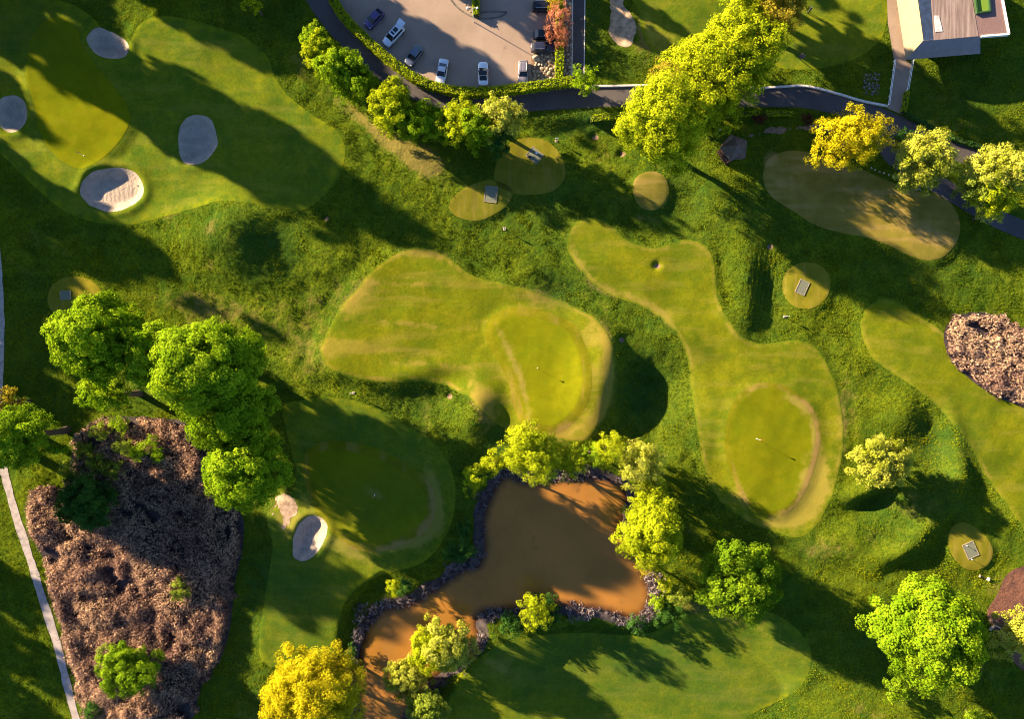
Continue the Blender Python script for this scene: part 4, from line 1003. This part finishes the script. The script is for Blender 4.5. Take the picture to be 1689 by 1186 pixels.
def car(px, py, ang, col, label, kind='hatch', L=4.4, Wd=1.82, sunroof=False, glassroof=False, tailgate=False, metal=.3):
    """ang: direction of the car's front in degrees, anticlockwise from right in the photo"""
    x, y = W(px, py, .8); z = zat(x, y)+.05
    t = empty('parked_car', (x, y, z), math.radians(ang)); tag(t, label, 'car', 'cars parked in the car park')
    P = paint('car_paint', col, .3, metal); h = L/2; w = Wd/2
    Ht = {'hatch': 1.48, 'suv': 1.68, 'sedan': 1.42, 'wagon': 1.52}[kind]; belt = Ht*0.62
    hood = {'hatch': .24, 'suv': .24, 'sedan': .27, 'wagon': .26}[kind]*L; tail = {'hatch': .04, 'suv': .02, 'sedan': .17, 'wagon': .03}[kind]*L
    st = []
    prof = [(-h, .80, belt*.80), (-h+.10, .93, belt*.93), (-h+.45, .985, belt*.98), (-h*.5, 1, belt), (0, 1, belt*.99), (h-hood, 1, belt*.97), (h-hood*.6, .98, belt*.92), (h-.35, .94, belt*.84), (h-.10, .84, belt*.72), (h, .66, belt*.62)]
    for (X, ws, zt) in prof:
        ww = w*ws; st.append((X, [(0.0, .20), (ww*.90, .22), (ww, .45), (ww*1.0, zt*.72), (ww*.95, zt*.93), (ww*.80, zt), (0.0, zt*1.035)]))
    mb = MB(); loft(mb, st); bd = mb.build('body', P, t, smooth=True)
    # cabin: bottom and top rectangles
    xf0, xf1 = h-hood+.02, h-hood-.78; xr0, xr1 = -h+tail+.10, -h+tail+(.55 if kind in ('suv', 'wagon') else .85 if kind == 'hatch' else 1.0)
    wb, wt = w*.90, w*.70; zb = belt*.95; zt = Ht-.05
    def quad(name, pts, m, th=0.0):
        return MB().add(pts, [(0, 1, 2, 3)]).build(name, m, t)
    # solid glasshouse in one closed mesh (dark side glass), with screens as own parts just proud
    core = MB(); c = .03
    loft(core, [(xr0+c, [(0, zb-.1), (wb-c, zb-.1), (wb-c, zb), (0, zb)]), (xr1, [(0, zb-.1), (wb-c, zb-.1), (wt-c, zt-.02), (0, zt-.02)]), (xf1, [(0, zb-.1), (wb-c, zb-.1), (wt-c, zt-.02), (0, zt-.02)]), (xf0-c, [(0, zb-.1), (wb-c, zb-.1), (wb-c, zb), (0, zb)])])
    core.build('pillars', P, t)
    for s in (-1, 1):
        pts = [(xr0+.25, s*(wb-.02), zb+.05), (xf0-.25, s*(wb-.02), zb+.05), (xf1-.02, s*(wt+.0), zt-.08), (xr1+.05, s*(wt+.0), zt-.08)]
        quad('side_window', pts if s < 0 else pts[::-1], GLASS)
    quad('windscreen', [(xf0, -wb*.93, zb+.0), (xf0, wb*.93, zb+.0), (xf1+.02, wt*.93, zt-.03), (xf1+.02, -wt*.93, zt-.03)], GLASS)
    if not tailgate: quad('rear_window', [(xr0+.02, wb*.86, zb+.08), (xr0+.02, -wb*.86, zb+.08), (xr1-.05, -wt*.88, zt-.06), (xr1-.05, wt*.88, zt-.06)], GLASS)
    rf = MB(); loft(rf, [(xr1-.10, [(0, zt-.05), (wt*.96, zt-.05), (wt*.90, zt), (0, zt+.025)]), (xr1+.2, [(0, zt-.03), (wt*1.04, zt-.04), (wt*.95, zt+.035), (0, zt+.06)]), (xf1-.3, [(0, zt-.03), (wt*1.04, zt-.04), (wt*.95, zt+.035), (0, zt+.06)]), (xf1+.04, [(0, zt-.05), (wt*.98, zt-.05), (wt*.92, zt), (0, zt+.02)])])
    rf.build('roof', GLASS if glassroof else P, t)
    if sunroof:
        MB().box(xf1-.62, xf1-.22, -wt*.62, wt*.62, zt+.055, zt+.075, bev=.01).build('sunroof', GLASS, t)
        MB().box(xr1+.45, xf1-.78, -wt*.62, wt*.62, zt+.055, zt+.075, bev=.01).build('sunroof', GLASS, t)
    if kind in ('suv', 'wagon'):
        for s in (-1, 1):
            MB().tube((xr1+.1, s*wt*.92, zt+.10), (xf1-.15, s*wt*.92, zt+.10), .025, .025, 6).build('roof_rail', RIM, t)
    for s in (-1, 1):
        for X in (h-.85, -h+.82):
            wh = MB().tube((X, s*(w-.22), .32), (X, s*(w+.012), .32), .33, .33, 18).build('wheel', TYRE, t)
            MB().tube((X, s*(w+.014), .32), (X, s*(w+.03), .32), .21, .17, 12).build('rim', RIM, wh)
        MB().box(h-.42, h-.16, s*w*.66-.17, s*w*.66+.17, belt*.66, belt*.80, bev=.03).build('headlight', LAMPW, t)
        MB().box(-h+.0, -h+.16, s*w*.70-.14, s*w*.70+.14, belt*.62, belt*.86, bev=.03).build('taillight', LAMPR, t)
        MB().box(xf0-.50, xf0-.32, s*(w+.0)-.02*s-.10, s*(w)+.10, belt*.95, belt*1.10, bev=.03).build('mirror', P, t)
    if tailgate:
        g = MB(); loft(g, [(-h-.50, [(0, Ht+.30), (w*.78, Ht+.28), (w*.78, Ht+.34), (0, Ht+.38)]), (xr1-.1, [(0, Ht-.0), (w*.72, Ht-.02), (w*.72, Ht+.06), (0, Ht+.10)])])
        g.build('tailgate', P, t)
        MB().box(xr0+.02, xr0+.30, -wb*.85, wb*.85, .5, zb+.02).build('load_space', TRIM, t)
    return t
car(617,30,227,(.075,.05,.16),'dark violet hatchback at the upper left end of the curved parking row','hatch',4.1)
car(649,58,228,(.62,.66,.74),'white estate with open tailgate and sunroof','suv',4.6,sunroof=True,tailgate=True)
car(683,91,233,(.12,.14,.20),'slate grey hatchback between the open white estate and the silver white saloon','hatch',4.1)
car(729,117,260,(.66,.68,.74),'silver white saloon parked slightly askew at the hedge','sedan',4.5)
car(797,121,91,(.78,.78,.80),'white car with all dark glass roof','sedan',4.4,glassroof=True)
car(863,118,269,(.24,.22,.26),'silver hatchback beside the stone patch','wagon',4.2)
car(899,11,0,(.012,.012,.02),'black car parked at the right hedge, uppermost of three','suv',4.8)
car(899,57,0,(.012,.012,.014),'black car half hidden under the red tree','hatch',4.4)
car(896,78,0,(.03,.035,.07),'dark blue car just above the stone patch','wagon',4.5)

# ------------------------------------------------------------------ clubhouse
roof_grey = plain('roof_grey', (.20, .175, .19), .6, var=.08, scale=.8)
cream = plain('roof_cream', (.25, .19, .11), .6, var=.06, scale=.6)
tarp = plain('blue_membrane', (.022, .04, .085), .7, var=.3, scale=1.5)
gravel = plain('roof_gravel', (.17, .105, .10), .95, var=.3, scale=6)
turf_r = plain('roof_turf', (.13, .22, .02), .9, var=.08, scale=8); turf_d = plain('green_frame', (.02, .06, .015), .8)
wallm = plain('render_wall', (.22, .17, .13), .8, var=.08)
def deck_mat():
    m, n, l, b = mat('weathered_deck')
    v = scaled_pos(n, l, 2.2, 0.10, 1, 0.06); f = noise(n, l, 1.0, 6, .7, vec=v, lo=.32, hi=.68)
    v2 = scaled_pos(n, l, 5.0, 0.35, 1, 0.06); g = noise(n, l, 1.0, 4, .7, vec=v2, lo=.45, hi=.7)
    c = mixc(n, l, f, (.14, .095, .08), (.33, .25, .22)); c = mixc(n, l, mth(n, l, 'MULTIPLY', g, .5), c, (.15, .10, .10))
    l.new(c, b.inputs['Base Color']); return m
deckm = deck_mat()
ch = empty('clubhouse', (*W(1560, 40), .1)); tag(ch, 'flat roofed clubhouse with sloping cream and grey skirt roofs at the top right', 'building')
ox, oy = ch.location.x, ch.location.y
def Q(px, py, z): x, y = W(px, py, z+.1); return (x-ox, y-oy, z)
zi, zo = 5.6, 3.0; yt = -70
def pan(pts, m, name, th=.12):
    n = len(pts); V = [Vector(p) for p in pts]; nn = (V[1]-V[0]).cross(V[2]-V[0]).normalized()
    if nn.z < 0: V = V[::-1]; nn = -nn
    lo = [p-nn*th for p in V]
    F = [tuple(range(n)), tuple(range(2*n-1, n-1, -1))] + [(i, n+i, n+(i+1) % n, (i+1) % n) for i in range(n)]
    return MB().add(V+lo, F).build(name, m, ch)
pan([Q(1504.5,yt,zi), Q(1523,66,zi), Q(1494,98,zo), Q(1468.5,yt,zo)], cream, 'skirt_roof')
pan([Q(1523,66,zi), Q(1617,60,zi), Q(1617,88,zo), Q(1494,98,zo)], roof_grey, 'skirt_roof')
g_ = pan([Q(1617,60,zi), Q(1617,88,zo), Q(1616,62,zo)], roof_grey, 'gable_end', .1)
pan([Q(1507,yt,zi-.02), Q(1531,yt,zi-.02), Q(1541,65,zi-.02), Q(1524,66,zi-.02)], tarp, 'gutter_roof')
pan([Q(1531,yt,zi+.05), Q(1592,yt,zi+.05), Q(1614,59,zi+.05), Q(1541,65.5,zi+.05)], deckm, 'deck_roof')
pan([Q(1592,yt,zi), Q(1640,yt,zi), Q(1663,56,zi), Q(1614,59.5,zi)], gravel, 'gravel_roof')
pan([Q(1541,25,zi+.12), Q(1549,25,zi+.12), Q(1555,51,zi+.12), Q(1543,52,zi+.12)], plain('pale_panel', (.5,.45,.43), .7), 'roof_hatch', .1)
mb = MB()
def rim(p, q, z0, z1, wd):
    a = Vector(Q(*p, zi)); b = Vector(Q(*q, zi)); d = (b-a).normalized(); n = Vector((-d.y, d.x, 0))*wd/2
    return [tuple((a-n).xy), tuple((b-n).xy), tuple((b+n).xy), tuple((a+n).xy)]
for p, q in (((1640,yt),(1663.5,56)), ((1664,56),(1618,59.5))):
    mb.prism(rim(p, q, 0, 0, .3), zi-.4, zi+.22)
mb.build('parapet', M['white'], ch)
tb_ = [Q(1603,-30,zi)[:2], Q(1627,-30,zi)[:2], Q(1631,19,zi)[:2], Q(1610,22,zi)[:2]]
MB().prism(tb_, zi-.02, zi+.06).build('roof_turf', turf_r, ch)
mb = MB()
for i in range(4):
    a = Vector((*tb_[i], 0)); b = Vector((*tb_[(i+1) % 4], 0)); d = (b-a).normalized(); n = Vector((-d.y, d.x, 0))*.12
    mb.prism([(a-n-d*.12).xy[:], (b-n+d*.12).xy[:], (b+n+d*.12).xy[:], (a+n-d*.12).xy[:]], zi-.01, zi+.42+.003*i)
mb.build('turf_frame', turf_d, ch)
wp = [Q(1512,yt,0)[:2], Q(1524,60,0)[:2], Q(1612,54,0)[:2], Q(1600,yt,0)[:2]]
def wpt(px, py, z):   # plan point under a roof pixel seen at height z
    return Q(px, py, z)[:2]
MB().prism([wpt(1496,yt,zo), wpt(1520,68,zo), wpt(1612,61,zo), wpt(1656,34,zi), wpt(1636,yt,zi)], -.4, zo+.1).build('wall', wallm, ch)
MB().prism([wpt(1511,yt,zi), wpt(1530,52,zi), wpt(1612,45,zi), wpt(1652,36,zi), wpt(1636,yt,zi)], zo-.1, zi-.16).build('wall', wallm, ch)
for i in range(5):
    a = Vector((*wpt(1520,68,zo), 0)); b = Vector((*wpt(1612,61,zo), 0)); p = a.lerp(b, (i+.5)/5); d = (b-a).normalized(); n = Vector((d.y, -d.x, 0))*.05
    f = MB().prism([(p-d*.7-n).xy[:], (p+d*.7-n).xy[:], (p+d*.7+n).xy[:], (p-d*.7+n).xy[:]], .9, 2.2).build('window', M['white'], ch)
    MB().prism([(p-d*.6+n*.2).xy[:], (p+d*.6+n*.2).xy[:], (p+d*.6+n*1.1).xy[:], (p-d*.6+n*1.1).xy[:]], 1.0, 2.1).build('pane', GLASS, f)

# gazebo
gz = empty('gazebo', (*W(1200, 254), 0)); gz.location.z = zat(gz.location.x, gz.location.y)+.05
tag(gz, 'small pavilion with a steep dark pyramid roof beside the tall yellow trees', 'gazebo')
slate = plain('slate_roof', (.10, .075, .07), .75, var=.2, scale=2.5); wood = plain('dark_timber', (.055, .03, .022), .7)
r = 2.25; ez = 2.6; az = 5.3; co = [(r*math.cos(a), r*math.sin(a)) for a in (math.radians(k) for k in (170, 260, 350, 80))]
V = [(a, b, ez) for a, b in co] + [(0, 0, az)] + [(a*.99, b*.99, ez-.14) for a, b in co]
MB().add(V, [(0,1,4),(1,2,4),(2,3,4),(3,0,4),(8,7,6,5),(0,5,6,1),(1,6,7,2),(2,7,8,3),(3,8,5,0)]).build('roof', slate, gz)
MB().tube((0,0,az-.1), (0,0,az+.35), .06, .02, 6).build('finial', wood, gz)
for a, b in co: MB().tube((a*.82, b*.82, -.1), (a*.82, b*.82, ez-.05), .09, .09, 8).build('post', wood, gz)
MB().prism([(a*.95, b*.95) for a, b in co], -.3, .12).build('floor', wood, gz)
for i in range(3):
    a = Vector((*co[i], 0))*.82; b = Vector((*co[i+1], 0))*.82; mb = MB()
    mb.tube((a.x,a.y,1.0), (b.x,b.y,1.0), .05, .05, 6); mb.tube((a.x,a.y,.35), (b.x,b.y,.35), .04, .04, 6)
    for k in range(1, 9): p = a.lerp(b, k/9); mb.tube((p.x,p.y,.3), (p.x,p.y,1.0), .02, .02, 5)
    mb.build('railing', wood, gz)

# ------------------------------------------------------------------ course furniture
matm = plain('practice_mat', (.13, .14, .10), .95, var=.2, scale=6); frame_m = plain('mat_frame', (.22, .18, .13), .8)
black = plain('black_plastic', (.02, .02, .02), .5)
def tee_mat(px, py, rot, w_, h_, label, dark=False):
    x, y = W(px, py); z = zat(x, y); t = empty('tee_mat', (x, y, z+.05), math.radians(rot)); tag(t, label, 'mat', 'practice mats on the tees')
    w_, h_ = w_/PXM/2, h_/PXM/2
    MB().box(-w_+.14, w_-.14, -h_+.14, h_-.14, -.15, .05, bev=.01).build('mat', matm, t)
    mb = MB(); mb.box(-w_, w_, -h_, -h_+.13, -.15, .09); mb.box(-w_, w_, h_-.13, h_, -.15, .09); mb.box(-w_, -w_+.13, -h_+.13, h_-.13, -.15, .09); mb.box(w_-.13, w_, -h_+.13, h_-.13, -.15, .09)
    mb.build('frame', frame_m, t); return t
tee_mat(810,322,-7,21,27,'grey mat in a tan frame on the sunlit oval tee below the shaded tee')
tee_mat(882,255,-38,24,20,'dark mat in a thin frame on the shaded round tee, with a bag on it')
tee_mat(1323,474,-24,17,24,'pale grey green mat on the round tee right of the terraced bank')
tee_mat(1599,907,24,20,26,'grey green mat with two short markers at the lower right tee')
tee_mat(108,487,2,18,15,'dark mat in the shade above the left grove')
def marker(px, py, h, label):
    x, y = W(px, py); t = empty('tee_marker', (x, y, zat(x, y)+.05)); tag(t, label, 'marker', 'short markers on the lower right tee')
    MB().tube((0,0,-.1), (0,0,h), .05, .04, 8).build('stake', M['white'], t); MB().tube((0,0,h), (0,0,h+.12), .09, .07, 8).build('cap', black, t)
marker(1591,899,.6,'upper of two short white topped markers by the lower right mat'); marker(1600,922,.6,'lower of two short white topped markers by the lower right mat')
def sign(px, py, label, fallen=False):
    x, y = W(px, py); t = empty('tee_sign', (x, y, zat(x, y))); tag(t, label, 'sign', 'tee signs on posts')
    if fallen: t.rotation_euler = (math.radians(84), 0, math.radians(70)); t.location.z += .08
    MB().tube((0,0,-.2), (0,0,1.9), .06, .05, 8).build('post', wood, t)
    MB().box(-.28,.28,-.03,.03,1.35,1.85,bev=.01).build('board', M['white'], t)
    MB().box(-.25,.25,-.22,.22,-.1,.14,bev=.04).build('base', rockm, t)
sign(918,230,'white tee sign on a post right of the shaded tee with the bag'); sign(1296,522,'white tee sign on a post below the round tee with the pale mat'); sign(832,379,'white tee sign on a post below the sunlit oval tee'); sign(584,648,'small white sign in the rough below the striped fairway')
sign(1617,951,'white sign fallen flat in the grass by the mulch bed at the lower right', True)
flagc = plain('flag_red', (.5, .05, .04), .7)
def flag(px, py, label):
    x, y = W(px, py); t = empty('flagstick', (x, y, zat(x, y)+.05)); tag(t, label, 'flag', 'flagsticks on the greens')
    MB().tube((0,0,-.1), (0,0,2.3), .022, .016, 6).build('pole', M['white'], t)
    mb = MB(); V = []
    for i in range(7):
        X = i*.08; yy = .05*math.sin(i*1.1); V += [(X, yy-.01, 1.85+.02*i), (X, yy-.01, 2.28-.02*i), (X, yy+.01, 2.28-.02*i), (X, yy+.01, 1.85+.02*i)]
    F = []
    for i in range(6):
        for j in range(4): F.append((i*4+j, i*4+(j+1)%4, i*4+4+(j+1)%4, i*4+4+j))
    F += [(3,2,1,0), (24,25,26,27)]; mb.add(V, F).build('flag_cloth', flagc, t)
    MB().tube((0,0,-.05), (0,0,.02), .10, .10, 12).build('cup', M['white'], t)
flag(886,607,'flagstick on the central green'); flag(1245,723,'flagstick on the long right hand green'); flag(142,258,'flagstick on the shaded upper left green'); flag(620,815,'flagstick on the dark green left of the pond')
flag(1371,240,'small flagstick at the edge of the orange yellow tree')
# golf bag on the shaded tee
t = empty('golf_bag', (*W(873,258), 0)); t.location.z = zat(t.location.x, t.location.y)+.1; tag(t, 'black golf bag lying on the shaded mat', 'bag')
MB().tube((-.35,-.1,.16), (.35,.1,.2), .15, .17, 10).build('bag_body', black, t)
mb = MB()
for k in range(4): mb.tube((.35,.1,.2+.02*k), (.62,.12+.05*k,.24+.03*k), .012, .02, 5)
mb.build('clubs', RIM, t); MB().box(-.1,.25,.05,.17,.28,.36,bev=.02).build('pocket', black, t)
t = empty('ball_basket', (*W(885,252), 0)); t.location.z = zat(t.location.x, t.location.y)+.1; tag(t, 'white ball basket on the shaded mat', 'basket')
MB().tube((0,0,0), (0,0,.3), .17, .22, 10).build('bucket', M['white'], t); MB().tube((-.2,0,.3), (.2,0,.5), .015, .015, 5).build('handle', RIM, t)
# lamps
def lamp(px, py, h, label, double=True):
    x, y = W(px, py, h); t = empty('street_lamp', (x, y, zat(x, y))); tag(t, label, 'lamp')
    MB().tube((0,0,-.2), (0,0,h), .08, .05, 8).build('pole', M['white'], t)
    for s in ((-1, 1) if double else (1,)):
        MB().tube((0,0,h-.05), (s*.75 if double else 0.01,0,h+.08), .035, .03, 6).build('arm', M['white'], t)
        X = s*.85 if double else 0
        MB().tube((X,0,h+.0), (X,0,h+.2), .22, .14, 10).build('lamp_head', M['white'], t)
lamp(779,13,5,'white double headed lamp over the short island hedge'); lamp(1187,214,2.2,'small white lamp beside the gazebo', False)
# timber bench/plank by mulch
t = empty('wooden_bench', (*W(1646,1029), 0), math.radians(-35)); t.location.z = zat(t.location.x, t.location.y); tag(t, 'plain wooden bench beside the dark pit at the mulch bed', 'bench')
plk = plain('pale_timber', (.38,.25,.15), .7)
MB().box(-.9,.9,-.2,.2,.42,.48,bev=.01).build('seat', plk, t)
for s in (-1,1): MB().box(s*.7-.05,s*.7+.05,-.17,.17,-.1,.418).build('leg', plk, t)
# golfer near the top
def golfer(px, py, rz, label):
    x, y = W(px, py); t = empty('person', (x, y, zat(x, y)+.03), rz); tag(t, label, 'person')
    J = {'hip':(0,0,.95),'chest':(0.08,0,1.3),'neck':(.12,0,1.47),'head':(.17,0,1.62),'top':(.19,0,1.72),
         'lh':(0,.11,.9),'lk':(.05,.17,.5),'la':(0,.2,.08),'lt':(.18,.22,.04),'rh':(0,-.11,.9),'rk':(.05,-.17,.5),'ra':(0,-.2,.08),'rt':(.18,-.22,.04),
         'ls':(.1,.19,1.4),'le':(.26,.18,1.12),'lw':(.40,.05,.92),'rs':(.1,-.19,1.4),'re':(.26,-.18,1.12),'rw':(.40,-.05,.92)}
    E = [('hip','chest'),('chest','neck'),('neck','head'),('head','top'),('hip','lh'),('lh','lk'),('lk','la'),('la','lt'),('hip','rh'),('rh','rk'),('rk','ra'),('ra','rt'),('chest','ls'),('ls','le'),('le','lw'),('chest','rs'),('rs','re'),('re','rw')]
    Rr = {'hip':.14,'chest':.15,'neck':.06,'head':.10,'top':.07,'lh':.10,'lk':.07,'la':.05,'lt':.04,'ls':.07,'le':.05,'lw':.04}
    ks = list(J); me = bpy.data.meshes.new('body'); me.from_pydata([J[k] for k in ks], [(ks.index(a), ks.index(b)) for a, b in E], [])
    o = bpy.data.objects.new('body', me); COL.objects.link(o); o.parent = t
    o.modifiers.new('skin', 'SKIN'); sv = me.skin_vertices[0].data
    for i, k in enumerate(ks):
        rr = Rr.get(k, Rr.get('l'+k[1:], .06)); sv[i].radius = (rr, rr)
    sv[0].use_root = True
    o.modifiers.new('sub', 'SUBSURF').levels = 1; o.modifiers['sub'].render_levels = 2
    me.materials.append(plain('navy_clothes', (.05,.06,.09), .8))
    MB().tube((.2,0,1.66), (.19,0,1.75), .115, .08, 10).build('cap', M['white'], t)
golfer(1334,19,2.0,'golfer in dark clothes and white cap on the sunny green at the top right')
